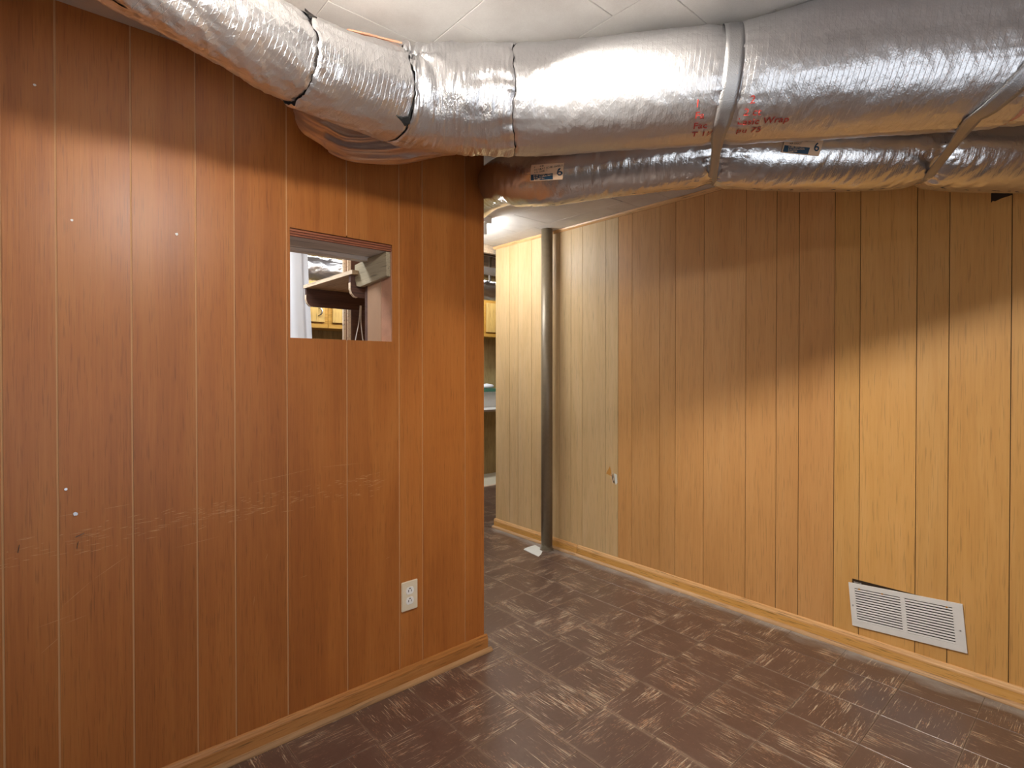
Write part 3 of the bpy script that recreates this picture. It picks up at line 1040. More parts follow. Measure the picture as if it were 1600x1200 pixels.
sb = S_seam_b
tear('torn_gap', [(sb - 0.006, -0.62), (sb + 0.002, -0.95), (sb - 0.012, -1.02), (sb - 0.030, -0.93), (sb - 0.050, -0.86), (sb - 0.026, -0.84), (sb - 0.012, -0.80)], M['black'], 0.004)
tear('torn_gap', [(S_seam_a - 0.002, 1.05), (S_seam_a + 0.004, 0.85), (S_seam_a + 0.016, 0.72), (S_seam_a + 0.012, 0.70), (S_seam_a - 0.004, 0.80), (S_seam_a - 0.006, 0.98)], M['dark_slot'], 0.004)
tear('bare_insulation', [(sb - 0.006, 0.80), (sb - 0.025, 1.0), (sb - 0.05, 1.12), (sb - 0.09, 1.16), (sb - 0.15, 1.22), (sb - 0.15, 1.36), (sb - 0.09, 1.36), (sb - 0.04, 1.26), (sb - 0.012, 1.04)], M['fibreglass'], 0.008)

# printed lettering on the wrap: flat ink laid on the curve of the duct


def ink(txt, size, q0, th0, mat, parent, path, rfun, off=0.0012, shear=0.0, flip=1, slope=0.0, name='lettering', sx=1.0):
    cu = D.curves.new('t', 'FONT')
    cu.body = txt
    cu.size = size
    cu.offset = size * 0.012
    cu.space_character = 1.05
    ob = D.objects.new('t', cu)
    COL.objects.link(ob)
    dg = bpy.context.evaluated_depsgraph_get()
    me = D.meshes.new_from_object(ob.evaluated_get(dg))
    D.objects.remove(ob)
    D.curves.remove(cu)
    bm = bmesh.new()
    bm.from_mesh(me)
    bmesh.ops.triangulate(bm, faces=bm.faces)
    for v in bm.verts:
        x, y = v.co.x * sx, v.co.y
        q = q0 + x
        r = path.at(q)[4]
        th = th0 + (y + x * slope) / r
        v.co = path.surf(q, th, off, rfun)[0]
    bm.to_mesh(me)
    bm.free()
    me.name = name
    return link(name, me, mat, parent)


qL = S_strap1 - 0.088
for txt, dq, deg in (('I', 0.0, -43), ('2', 0.134, -43), ('Fa', 0.0, -54.5), ('2 ct', 0.124, -54.5), ('Fac', 0.0, -66), ('Lasic Wrap', 0.114, -64.5), ('T 1\u00bd', 0.0, -77), ('pu 75', 0.118, -75.5)):
    ink(txt, 0.027, qL + dq, math.radians(deg), M['red_ink'], t1, main_path, rf_main, 0.0016)

# the crumpled boot under the elbow: the trunk running on into the wall with its wrap gathered
zb_ = ZA + 0.012
boot_path = Path([(1.03, 1.28, zb_ + 0.012), (0.92, 1.415, zb_ + 0.004), (0.83, 1.51, zb_ - 0.012), (0.75, 1.58, zb_ - 0.012), (0.70, 1.61, zb_ + 0.004), (0.655, 1.645, zb_ + 0.02), (0.635, 1.66, zb_ + 0.035)],
                 [0.140, 0.146, 0.148, 0.145, 0.135, 0.110, 0.06])


def rf_boot(q, th, r):
    c, s = math.cos(th), math.sin(th)
    a = min(1, q / 0.15)
    return r + a * (0.013 * (0.5 - abs(math.sin(th * 9 + q * 5 + 3 * n3(q * 3, c * 1.5, s * 1.5)))) + 0.006 * n3(q * 8, c * 7, s * 7)) - (1 - a) * 0.004


t2 = thing('duct_boot', 'crumpled dark foil boot bulging under the duct elbow against the brown wall', 'duct', (0.75, 1.6, zb_))
duct_section('gathered_wrap', boot_path, 0.0, boot_path.L, rf_boot, M['foil_boot'], t2, ds=0.005, nth=120, cap1=True)

# lower flexible duct, behind and below the main run
low = []
rl = []
for lat, d, z, r in ((-0.42, 3.3, 2.065, 0.10), (-0.25, 2.85, 2.065, 0.10), (-0.11, 2.50, 2.055, 0.10), (-0.015, 2.22, 2.0, 0.104), (0.055, 2.02, 1.940, 0.107), (0.15, 1.91, 1.915, 0.108), (0.30, 1.855, 1.918, 0.106), (0.50, 1.80, 1.922, 0.104),
                     (0.66, 1.77, 1.920, 0.100), (0.85, 1.755, 1.912, 0.106), (1.10, 1.745, 1.910, 0.108), (1.31, 1.742, 1.912, 0.101), (1.50, 1.745, 1.905, 0.107), (1.75, 1.76, 1.905, 0.107), (2.05, 1.79, 1.905, 0.107)):
    x, y = cam2w(lat, d)
    low.append((x, y, z))
    rl.append(r)
low_path = Path(low, rl)
Q1 = low_path.s_near(cam2w(0.655, 1.77))
Q2 = low_path.s_near(cam2w(1.315, 1.742))
Qb = low_path.s_near(cam2w(0.03, 2.08))


def rf_low(q, th, r):
    c, s = math.cos(th), math.sin(th)
    d = r + 0.0018 * n3(q * 60 - th * 2.5, c * 2, s * 2) + 0.0035 * n3(q * 8, c * 1.5, s * 1.5)
    for q0 in (Q1, Q2):
        d -= 0.016 * math.exp(-((q - q0) / 0.028) ** 2) * max(0.25, -s if s < 0 else 0.25)
        e = math.exp(-abs(q - q0) / 0.05)
        d += 0.009 * e * (abs(n3(q * 22, c * 8, s * 8)) - 0.2)
    return d


t3 = thing('flexible_duct', 'thin silver flexible duct running behind and below the large wrapped duct', 'duct', low[8])
duct_section('foil_jacket', low_path, 0.0, Qb - 0.003, lambda q, th, r: rf_low(q, th, r) - 0.006, M['foil_dark'], t3, ds=0.007, nth=90, lip=0.003)
duct_section('foil_jacket', low_path, Qb, Q1, rf_low, M['foil_dark'], t3, ds=0.005, nth=120)
duct_section('foil_jacket', low_path, Q1, Q2, rf_low, M['foil_dark'], t3, ds=0.005, nth=120)
duct_section('foil_jacket', low_path, Q2, low_path.L, rf_low, M['foil_dark'], t3, ds=0.006, nth=110)


def sticker(qc, w_, th0, th1, label):
    """tan paper label with a navy block and a large 6"""
    sk = lambda a, b: (a + (b - 0.5) * 0.10, b - (a - 0.5) * 0.22)
    st = patch('sticker', low_path, qc - w_ / 2, qc + w_ / 2, th0, th1, 0.0045, M['sticker'], t3, lambda q, th, r: r, (10, 6), 0, sk)
    st['label'] = label
    dh = th1 - th0
    nv = lambda a, b: sk(0.03 + a * 0.67, 0.04 + b * 0.36)
    patch('navy_block', low_path, qc - w_ / 2, qc + w_ / 2, th0, th1, 0.0052, M['navy_ink'], st, lambda q, th, r: r, (8, 4), 0, nv, 0.0006)
    hh = dh * 0.105
    ink('6', hh * 0.66, qc + w_ * 0.29, th0 + dh * 0.17, M['navy_ink'], st, low_path, lambda q, th, r: r, 0.0054)
    for row in range(3):
        ink(('R     4.2', 'INSULATED FLEXIBLE', 'AIR DUCT')[row], hh * 0.15, qc - w_ * 0.36, th0 + dh * (0.86 - 0.16 * row), M['grey_ink'], st, low_path, lambda q, th, r: r, 0.0054)
    for row in range(3):
        ink(('FLAME RESISTANT', 'R-4.2 INSULATION', 'DIAMETER')[row], hh * 0.11, qc - w_ * 0.38, th0 + dh * (0.36 - 0.12 * row), M['sticker'], st, low_path, lambda q, th, r: r, 0.0060)


QA = low_path.s_near(cam2w(0.155, 1.885))
QB = low_path.s_near(cam2w(0.885, 1.755))
sticker(QA, 0.082, math.radians(-30), math.radians(-4), 'small tan paper label with a navy block and a 6')
sticker(QB, 0.110, math.radians(-18), math.radians(9), 'larger tan paper label with a navy block and a 6')


# hanging straps: ribbon over the big duct, under the thin one, back up to the ceiling
def strap(name, label, sfun_big, q_low, wide, mat, twist=0.0, th_start=100):
    t = thing(name, label, 'strap', (0, 0, CEIL), group='straps holding up the ducts')
    C_, W_ = [], []
    p, tan, side, up, r = main_path.at(sfun_big(0.0))
    for k in range(30):
        a = k / 29
        th = math.radians(th_start + (-75 - th_start) * a)
        q = sfun_big(a)
        pt, n = main_path.surf(q, th, 0.004, lambda q_, t_, r_: r_ - (0.006 if abs(q_ - S_strap1) < 0.05 else -0.001))
        pt.z = min(pt.z, CEIL - 0.003)
        C_.append(pt)
        W_.append(main_path.at(q)[1])
    C2, W2 = [], []
    for k in range(26):
        a = k / 25
        th = math.radians(-72 - 148 * a)
        pt, n = low_path.surf(q_low, th, 0.001, lambda q_, t_, r_: rf_low(q_, t_, r_) - 0.001)
        C2.append(pt)
        W2.append(low_path.at(q_low)[1])
    last = C_[-1]
    n_mid = 14
    for k in range(1, n_mid):
        a = k / n_mid
        C_.append(last.lerp(C2[0], a))
        W_.append(W_[29].lerp(W2[0], a).normalized())
    C_ += C2
    W_ += W2
    end = Vector((C_[-1].x + 0.05, C_[-1].y + 0.04, CEIL - 0.001))
    st_ = C_[-1].copy()
    for k in range(1, 9):
        C_.append(st_.lerp(end, k / 8))
        W_.append(W_[-1])
    mb = MB()
    N = len(C_)
    for i in range(N):
        tn = (C_[min(i + 1, N - 1)] - C_[max(i - 1, 0)]).normalized()
        wv = (W_[i] - tn * W_[i].dot(tn)).normalized()
        nn = tn.cross(wv)
        w2 = wide / 2
        if 26 <= i < 26 + n_mid + 14:      # gathers into a fold where it leaves the big duct
            g = min(1, (i - 26) / 8) * min(1, (26 + n_mid + 14 - i) / 6)
            w2 *= 1 - 0.42 * g
            wv = (wv + nn * 0.5 * twist * g).normalized()
            nn = tn.cross(wv)
        for e in (-1, -0.5, 0, 0.5, 1):
            rid = 0.0012 * math.sin(i * 1.9) * (1 - abs(e)) + (0.003 * abs(e) * (1 if 26 < i < 50 else 0))
            mb.v.append(tuple(C_[i] + wv * w2 * e + nn * rid))
        for e in (-1, -0.5, 0, 0.5, 1):
            mb.v.append(tuple(C_[i] + wv * w2 * e + nn * (-0.0012)))
    for i in range(N - 1):
        a, b = i * 10, (i + 1) * 10
        for k in range(4):
            mb.f.append((a + k, a + k + 1, b + k + 1, b + k))
            mb.f.append((a + 5 + k, b + 5 + k, b + 6 + k, a + 6 + k))
        mb.f.append((a, b, b + 5, a + 5))
        mb.f.append((a + 4, a + 9, b + 9, b + 4))
    mb.build('tape_band', mat, t, smooth=True)
    return t


strap('hanging_strap', 'pale grey strap round both ducts near the red printing', lambda a: S_strap1 + 0.02 - 0.035 * a, Q1, 0.046, M['tape'], 0.6)
strap('hanging_strap', 'dark grey strap slanting under both ducts at upper right', lambda a: S0 + 1.25 - 0.235 * a ** 1.2, Q2, 0.052, M['tape'], -0.3)

# ------------------------------------------------------------------ steel post and its patch of plaster
post = thing('support_column', 'round dark bronze steel support post standing beside the right wall', 'column', (2.596, 2.585, 0))
mb = MB()
mb.tube([(2.596, 2.585, 0.002), (2.596, 2.585, 1.0), (2.596, 2.585, CEIL - 0.001)], 0.0385, 40)
mb.build('shaft', M['post'], post, smooth=True)
mb = MB()
ring = []
for k in range(24):
    a = 2 * PI * k / 24
    ring.append((2.596 + math.cos(a) * (0.045 + rs.uniform(-0.003, 0.006)), 2.585 + math.sin(a) * (0.045 + rs.uniform(-0.003, 0.006)), 0.0006))
mb.poly(ring, (0, 0, 0.006))
mb.build('grout_ring', M['grout'], post)
mb = MB().poly([(2.455, 2.520, 0.0006), (2.505, 2.545, 0.0006), (2.545, 2.575, 0.0006), (2.575, 2.60, 0.0006), (2.590, 2.66, 0.0006), (2.60, 2.70, 0.0006), (2.555, 2.705, 0.0006), (2.50, 2.70, 0.0006), (2.478, 2.689, 0.0006), (2.465, 2.60, 0.0006)], (0, 0, 0.003))
pp = mb.build('plaster_patch', M['plaster'], None, bevel=0.001)
pp['label'] = 'white plaster patch on the floor at the foot of the bronze post'
pp['category'] = 'patch'

# ------------------------------------------------------------------ return air grille, hanging askew
def grille():
    t = thing('vent_grille', 'white stamped louvred air grille hanging crooked low on the right wall', 'vent', (2.66, 0.588, 0.2))
    W_, H_ = 0.389, 0.185
    ang = math.atan2(0.029, -0.389)
    o = Vector((RIGHT_X - 0.0035, 0.588, 0.214))
    ex = Vector((0, -0.389, 0.029)).normalized()
    ez = Vector((0, 0.016, 0.185)).normalized()
    nx = Vector((-1, 0, 0))

    def P_(u, v, d):
        return tuple(o + ex * u + ez * v + nx * d)
    fr = 0.022
    mid = 0.008
    z_out = 0.0055
    mb = MB()

    def slab(u0, u1, v0, v1, d0, d1, m=mb):
        b = len(m.v)
        m.v += [P_(u0, v0, d0), P_(u1, v0, d0), P_(u1, v1, d0), P_(u0, v1, d0), P_(u0, v0, d1), P_(u1, v0, d1), P_(u1, v1, d1), P_(u0, v1, d1)]
        m.f += [tuple(b + i for i in q) for q in ((0, 3, 2, 1), (4, 5, 6, 7), (0, 1, 5, 4), (1, 2, 6, 5), (2, 3, 7, 6), (3, 0, 4, 7))]
    U, Vv = W_ / 2, H_ / 2
    slab(-U, U, Vv - fr * 0.95, Vv, 0, z_out)
    slab(-U, U, -Vv, -Vv + fr * 1.15, 0, z_out)
    slab(-U, -U + fr, -Vv + fr * 1.15, Vv - fr * 0.95, 0, z_out)
    slab(U - fr * 1.5, U, -Vv + fr * 1.15, Vv - fr * 0.95, 0, z_out)
    slab(-mid + 0.0, mid, -Vv + fr * 1.15, Vv - fr * 0.95, 0, z_out)
    mb.build('frame', M['white_metal'], t, bevel=0.0008)
    back = MB()
    slab(-U + 0.006, U - 0.006, -Vv + 0.006, Vv - 0.006, -0.003, -0.0015, back)
    back.build('dark_backing', M['dark_slot'], t)
    v0, v1 = -Vv + fr * 1.15, Vv - fr * 0.95
    n = 13
    for (u0, u1) in ((-U + fr, -mid), (mid, U - fr * 1.5)):
        for k in range(n):
            a = v0 + (v1 - v0) * (k + 0.0) / n
            h = (v1 - v0) / n
            lm = MB()
            pts = [P_(u0, a + h * 0.10, 0.0052), P_(u0, a + h * 0.16, 0.0058), P_(u0, a + h * 0.74, 0.0046), P_(u0, a + h * 0.72, 0.0038)]
            lm.poly(pts, tuple(ex * (u1 - u0)))
            lm.build('louvre', M['white_metal'], t)
    for u, v in ((-U + 0.010, -0.003), (U - 0.014, -0.010)):
        sc_ = MB()
        c = Vector(P_(u, v, z_out))
        ring = [tuple(c + ex * math.cos(a) * 0.003 + ez * math.sin(a) * 0.003) for a in [2 * PI * k / 12 for k in range(12)]]
        sc_.poly(ring, tuple(nx * 0.0012))
        sc_.build('screw', M['steel'], t)
    for u, v in ((-U + 0.125, Vv - fr * 0.98), (U - 0.050, Vv - fr * 1.03), (-U + 0.04, Vv - fr * 0.95)):
        r_ = MB()
        c = Vector(P_(u, v, z_out + 0.0011))
        ring = [tuple(c + ex * math.cos(a) * 0.0045 * rs.uniform(0.7, 1.2) + ez * math.sin(a) * 0.0035) for a in [2 * PI * k / 10 for k in range(10)]]
        r_.poly(ring, tuple(nx * 0.0003))
        r_.build('rust_spot', M['rust'], t)
    # crushed bit of foil showing in the gap
    fb = MB()
    for k in range(5):
        y_ = 0.772 - k * 0.007
        fb.v.append((RIGHT_X + 0.001 + rs.uniform(-0.001, 0.001), y_, 0.300 - rs.uniform(0.0, 0.004)))
        fb.v.append((RIGHT_X + 0.0025, y_ - 0.003, 0.284))
    for k in range(4):
        fb.f.append((2 * k, 2 * k + 2, 2 * k + 3, 2 * k + 1))
    fb.build('foil_scrap', M['foil_dark'], t)


grille()

# ------------------------------------------------------------------ outlet
def outlet():
    t = thing('wall_outlet', 'ivory duplex power outlet with white sockets low on the brown wall', 'outlet', (1.081, LEFT_Y, 0.346))
    cx, cz, y = 1.081, 0.346, LEFT_Y
    mb = MB().box(cx - 0.0355, cx + 0.0355, y - 0.006, y - 0.0003, cz - 0.057, cz + 0.057)
    mb.build('cover_plate', M['ivory'], t, bevel=0.0025, seg=2)
    for s_ in (1, -1):
        c = cz + s_ * 0.0195
        pts = []
        for k in range(28):
            a = 2 * PI * k / 28
            px_, pz_ = math.cos(a) * 0.0172, math.sin(a) * 0.0172
            pz_ = max(-0.0138, min(0.0138, pz_))
            pts.append((cx + px_, y - 0.0058, c + pz_))
        sk = MB().poly(pts, (0, -0.0016, 0)).build('socket', M['white_plastic'], t, bevel=0.0004)
        for dx in (-0.0063, 0.0063):
            box('slot', M['black'], cx + dx - 0.0012, cx + dx + 0.0012, y - 0.0077, y - 0.0074, c - 0.0045, c + 0.0040, sk)
        pts = [(cx + math.cos(a) * 0.0028, y - 0.0074, c + 0.0088 + math.sin(a) * 0.0028) for a in [2 * PI * k / 12 for k in range(12)]]
        MB().poly(pts, (0, -0.0003, 0)).build('ground_hole', M['black'], sk)
    pts = [(cx + math.cos(a) * 0.003, y - 0.0058, cz + math.sin(a) * 0.003) for a in [2 * PI * k / 12 for k in range(12)]]
    MB().poly(pts, (0, -0.001, 0)).build('screw', M['ivory'], t)


outlet()

# ------------------------------------------------------------------ nails and hooks left in the brown wall
for x, z, r, lab in ((0.001, 1.941, 0.0032, 'bent white nail head in the shaded top of the wall, above the others'), (0.072, 1.613, 0.0032, 'small white nail head left of the round one, on the lit wall'),
                     (0.309, 1.616, 0.0042, 'round white nail head left of the pass-through hole'), (0.056, 0.908, 0.0038, 'small bright nail above the scratches'), (0.075, 0.84, 0.0055, 'flattened silver tack in a scratch')):
    t = thing('nail', lab, 'nail', (x, LEFT_Y, z))
    pts = [(x + math.cos(a) * r * rs.uniform(0.75, 1.1), LEFT_Y - 0.0022, z + math.sin(a) * r * rs.uniform(0.75, 1.1)) for a in [2 * PI * k / 12 for k in range(12)]]
    MB().poly(pts, (0, -0.0012, 0)).build('head', M['white_metal'] if z > 1 else M['steel'], t)
    MB().tube([(x, LEFT_Y - 0.0025, z), (x, LEFT_Y + 0.003, z)], 0.0011, 6).build('shank', M['steel'], t)
for x, z, dx, dz, lab in ((-0.036, 0.772, 0.0015, 0.010, 'thin silver brad sticking out at the far left of the scratches'), (0.084, 0.782, 0.009, 0.004, 'thin slanted silver brad under the tack'), (0.079, 0.757, 0.0012, 0.009, 'thin upright silver brad below the slanted one')):
    o = MB().tube([(x - dx, LEFT_Y - 0.001, z - dz), (x + dx, LEFT_Y - 0.006, z + dz)], 0.0010, 6).build('brad', M['steel'])
    o['label'] = lab
    o['category'] = 'nail'

# ------------------------------------------------------------------ inside the pass-through
hb = box('header_board', M['weathered'], HX0 - 0.003, HX1 + 0.002, LEFT_Y + 0.021, 1.975, 1.668, 1.690, wl, bevel=0.001)
for k, (z0, z1, mt) in enumerate(((1.685, 1.6925, 'plywood_edge'), (1.676, 1.683, 'plywood_edge'), (1.669, 1.6745, 'plywood_edge'))):
    box('lath_strip', M[mt], HX0 - 0.002, HX1 + 0.002, LEFT_Y + 0.008, LEFT_Y + 0.020, z0, z1, wl)
box('header_board', M['weathered'], HX0 - 0.05, HX1 + 0.002, 1.995, 2.035, 1.656, 1.80, wl)
box('jamb_board', M['fibre'], HX1 - 0.0005, HX1 + 0.0022, LEFT_Y + 0.006, 1.915, HZ0 - 0.002, 1.668, wl)
box('side_panel', M['dark_brown'], HX1 + 0.002, HX1 + 0.02, 1.932, 2.06, 0.0, 1.80, wl)
box('side_panel', M['jamb_tan'], HX1 - 0.001, HX1 + 0.0018, 1.917, 2.03, 0.9, 1.60, wl)
box('sill_board', M['fibre'], HX0 - 0.003, HX1 + 0.002, LEFT_Y + 0.006, 1.93, HZ0 - 0.012, HZ0 - 0.0031, wl)
cl = MB().poly([(0.992, 1.842, 1.575), (0.992, 2.06, 1.560), (0.992, 2.095, 1.567), (0.992, 2.11, 1.60), (0.992, 2.11, 1.655), (0.992, 1.98, 1.667), (0.992, 1.842, 1.667)], (0.0178, 0, 0))
o = cl.build('cleat_board', M['grey_board'], None, bevel=0.001)
o['label'] = 'greenish grey cleat board with a rounded corner at the upper right of the wall hole'
o['category'] = 'board'
sh = thing('shelf', 'raw plywood shelf on brown boards seen through the wall hole', 'shelf', (1.1, 2.3, 1.6))
box('shelf_board', M['ply'], 0.966, 1.36, 2.075, 2.606, 1.612, 1.628, sh)
box('edge_band', M['pale_edge'], 0.9635, 0.966, 2.075, 2.606, 1.612, 1.628, sh)
for y0 in (2.105, 2.585):
    zt, zl = 1.611, 1.527 if y0 > 2.3 else 1.523
    x0 = 0.97 if y0 > 2.3 else 0.972
    pts = [(x0, y0, zt), (x0, y0, zl + 0.032), (x0 + 0.006, y0, zl + 0.014), (x0 + 0.018, y0, zl + 0.002), (x0 + 0.03, y0, zl), (1.30, y0, zl), (1.30, y0, zt)]
    MB().poly(pts, (0, 0.018, 0)).build('bearer', M['dark_brown'], sh)
    e = [(x0 - 0.0015, y0 + 0.0005, zt - 0.03), (x0 - 0.0015, y0 + 0.0005, zl + 0.032), (x0 + 0.0045, y0 + 0.0005, zl + 0.013), (x0 + 0.017, y0 + 0.0005, zl + 0.0005), (x0 + 0.03, y0 + 0.0005, zl - 0.0015), (1.0, y0 + 0.0005, zl - 0.0015),
         (1.0, y0 + 0.0005, zl - 0.0003), (x0 + 0.03, y0 + 0.0005, zl - 0.0003), (x0 + 0.018, y0 + 0.0005, zl + 0.002), (x0 + 0.006, y0 + 0.0005, zl + 0.014), (x0, y0 + 0.0005, zl + 0.032), (x0, y0 + 0.0005, zt - 0.03)]
    MB().poly(e, (0, 0.017, 0)).build('bearer_edge', M['pale_edge'], sh)

# curtain
cv = MB()
nx_, nz_ = 60, 24
for i in range(nx_ + 1):
    for k in range(nz_ + 1):
        u, v = i / nx_, k / nz_
        x = 0.25 + 0.895 * u + 0.012 * math.sin(v * 5) * u + 0.02 * (1 - v) * u
        y = 3.0 + 0.018 * math.sin(u * 46 + 0.8 * math.sin(v * 3)) + 0.006 * math.sin(u * 110 + v)
        cv.v.append((x, y, 0.55 + 1.5 * v))
for i in range(nx_):
    for k in range(nz_):
        a = i * (nz_ + 1) + k
        cv.f.append((a, a + nz_ + 1, a + nz_ + 2, a + 1))
ct = thing('curtain', 'white cloth curtain hanging behind the left of the wall hole', 'curtain', (0.7, 3.0, 2.05))
c_o = cv.build('cloth_panel', M['cloth'], ct, smooth=True)
mo = c_o.modifiers.new('thick', 'SOLIDIFY')
mo.thickness = 0.002
MB().tube([(0.15, 3.0, 2.055), (1.20, 3.0, 2.055)], 0.008, 12).build('rod', M['white_metal'], ct, smooth=True)

for x_ in (0.2, 1.15):
    MB().tube([(x_, 3.0, 2.05), (x_, 3.0, CEIL + 0.001)], 0.004, 8).build('rod_hanger', M['white_metal'], ct)

# closet partition and its pale door trim
pt_ = box('wall_closet', M['dark_brown'], 1.222, 1.62, 2.64, 2.70, 0.0, CEIL, kind='structure')
box('door_trim', M['pale_edge'], 1.187, 1.200, 2.655, 2.67, 0.0, 2.10, pt_)
box('door_trim', M['plywood_edge'], 1.200, 1.206, 2.662, 2.68, 0.0, 2.10, pt_)
box('door_trim', M['pale_edge'], 1.206, 1.223, 2.645, 2.665, 0.0, 2.10, pt_)
for k, pts in enumerate(([(1.165, 2.42, 1.53), (1.158, 2.42, 1.45), (1.140, 2.42, 1.36), (1.128, 2.42, 1.25), (1.12, 2.42, 0.9), (1.12, 2.42, 0.01)], [(1.17, 2.42, 1.53), (1.168, 2.42, 1.46), (1.176, 2.42, 1.38), (1.188, 2.42, 1.30), (1.195, 2.42, 1.0), (1.19, 2.42, 0.01)])):
    p_ = Path(pts, [0.0022] * len(pts), 8)
    o = MB().tube(p_.p, 0.0024, 8).build('cord', M['white_plastic'], None, smooth=True)
    o['label'] = ('left of the two white cords hanging under the shelf in the wall hole', 'right of the two white cords hanging under the shelf in the wall hole')[k]
    o['category'] = 'cord'
    o['group'] = 'cords hanging below the plywood shelf'

# ------------------------------------------------------------------ kitchen end beyond
xs = [0.6 + 0.0, 0.8, 1.0, 1.15, 1.35, 1.60, 1.82, 2.075, 2.165, 2.36, 2.5, 2.7, 2.9, 3.1, 3.3, 3.5, 3.7, 3.98, 4.12, 4.3, 4.5]
for i in range(len(xs) - 1):
    box('plank', M['olive_panel'], xs[i] + 0.0015, xs[i + 1] - 0.0015, 5.103, 5.108, 0, 2.45, wback)
CF = 4.80
units = ((1.19, 1.995, 'yellow oak wall cabinet with crescent pulls seen through the wall hole, left unit'), (1.999, 2.80, 'yellow oak wall cabinet behind the pale post seen through the wall hole, right unit'), (3.80, 4.48, 'yellow oak wall cabinet seen in the narrow gap beside the wall corner'))
for x0, x1, lab in units:
    c = thing('wall_cabinet', lab, 'cabinet', (x0, CF, 1.6), group='yellow kitchen wall cabinets')
    box('body', M['cab_frame'], x0, x1, CF, 5.10, 1.605, 2.02, c)
    n = 2
    wdt = (x1 - x0 - 0.035 * 2 - 0.02) / n
    for k in range(n):
        a = x0 + 0.035 + k * (wdt + 0.02)
        d_ = box('door', M['yellow_cab'], a, a + wdt, CF - 0.019, CF - 0.001, 1.655, 1.99, c, bevel=0.003)
        hx = a + wdt - 0.035 if k == 0 else a + 0.035
        if x0 < 1.5 and k == 1:
            hx = a + wdt - 0.055
        pts = [(hx, CF - 0.020, 1.785), (hx + 0.012, CF - 0.038, 1.775), (hx + 0.020, CF - 0.045, 1.75), (hx + 0.012, CF - 0.040, 1.725), (hx - 0.006, CF - 0.020, 1.712)]
        pth = Path(pts, [0.005] * 5, 6)
        MB().tube(pth.p, [0.004 + 0.004 * math.sin(PI * i / (len(pth.p) - 1)) for i in range(len(pth.p))], 8).build('handle', M['steel'], d_, smooth=True)
    box('bottom_rail', M['cab_frame'], x0, x1, CF - 0.006, CF - 0.0005, 1.605, 1.640, c)

# counter run in the gap: green bar top over a white desk top and a dark panelled front
dk = thing('counter', 'counter with a green upper ledge over a white desktop in the narrow gap', 'counter', (3.7, 4.9, 0))
box('green_ledge', M['green_top'], 3.2, 4.45, 4.83, 5.10, 0.975, 1.008, dk, bevel=0.003)
box('upstand', M['white_metal'], 3.2, 4.45, 4.92, 4.95, 0.79, 0.974, dk)
box('desktop', M['white_metal'], 3.2, 4.45, 4.62, 4.919, 0.765, 0.790, dk, bevel=0.002)
box('desktop_edge', M['steel'], 3.2, 4.45, 4.614, 4.6195, 0.768, 0.787, dk)
box('front_panel', M['dark_brown'], 3.2, 4.45, 4.97, 5.0, 0.0, 0.764, dk)
sd = box('side_panel', M['olive_panel'], 3.90, 4.45, 4.95, 4.969, 0.0, 0.764, dk)
bx = MB()
nb = 20
for j in range(6):
    for k in range(nb):
        a = 2 * PI * k / nb
        rr = (0.05, 0.072, 0.078, 0.074, 0.06, 0.0)[j] * (1 + 0.10 * n3(math.cos(a) * 2, math.sin(a) * 2, j))
        bx.v.append((3.93 + rr * math.cos(a) * 1.3, 4.90 + rr * 0.7 * math.sin(a), 1.009 + 0.012 * j))
for j in range(5):
    for k in range(nb):
        bx.f.append((j * nb + k, j * nb + (k + 1) % nb, (j + 1) * nb + (k + 1) % nb, (j + 1) * nb + k))
bx.f.append(tuple(range(nb))[::-1])
o = bx.build('folded_cloth', M['cloth'], None, smooth=True)
o['label'] = 'small crumpled white cloth lying on the green ledge'
o['category'] = 'cloth'
mt_ = box('trim_2', M['mat_cream'], 3.1, 4.45, 4.45, 4.968, -0.001, 0.004, kind='structure')
box('trim_3', M['pale_edge'], 3.1, 4.45, 4.41, 4.449, -0.001, 0.006, kind='structure')

# open joists beyond the end of the tiled ceiling, ducts laid under them
for k, y in enumerate((3.55, 3.95, 4.35, 4.75)):
    box('joist', M['joist'], -1.89, 4.49, y, y + 0.04, 2.30, 2.459, upper)
tb = box('trim_4', M['pale_edge'], -1.89, 4.49, 3.24, 3.275, 2.125, 2.30, kind='structure')
kp = Path([(-1.5, 4.2, 2.02), (0.5, 4.2, 2.02), (2.0, 4.2, 2.02), (3.2, 4.2, 2.02), (4.45, 4.2, 2.02)], [0.09] * 5, 12)
t5 = thing('kitchen_duct', 'crinkled silver duct crossing above the yellow cabinets in the far room', 'duct', (2, 4.2, 2.02))
duct_section('foil_jacket', kp, 0.0, kp.L, lambda q, th, r: r + 0.008 * n3(q * 16, math.cos(th) * 2.5, math.sin(th) * 2.5) + 0.006 * n3(q * 60, math.cos(th) * 8, math.sin(th) * 8), M['foil_arm'], t5, ds=0.012, nth=64)
kp2 = Path([(2.6, 3.95, 2.195), (3.3, 3.95, 2.195), (3.9, 3.95, 2.195), (4.45, 3.95, 2.195)], [0.075] * 4, 12)
t6 = thing('wrapped_pipe', 'white wrapped pipe under the joists seen at the top of the narrow gap', 'pipe', (3.3, 3.95, 2.2))
duct_section('white_wrap', kp2, 0.0, kp2.L, lambda q, th, r: r + 0.004 * n3(q * 12, math.cos(th) * 2, math.sin(th) * 2), M['white_plastic'], t6, ds=0.03, nth=40)

for x_ in (2.8, 3.4, 4.2):
    box('pipe_hanger', M['steel'], x_, x_ + 0.02, 3.955, 3.985, 2.268, 2.301, t6)
    box('duct_hanger', M['steel'], x_, x_ + 0.02, 4.19, 4.21, 2.10, 2.455, t5)

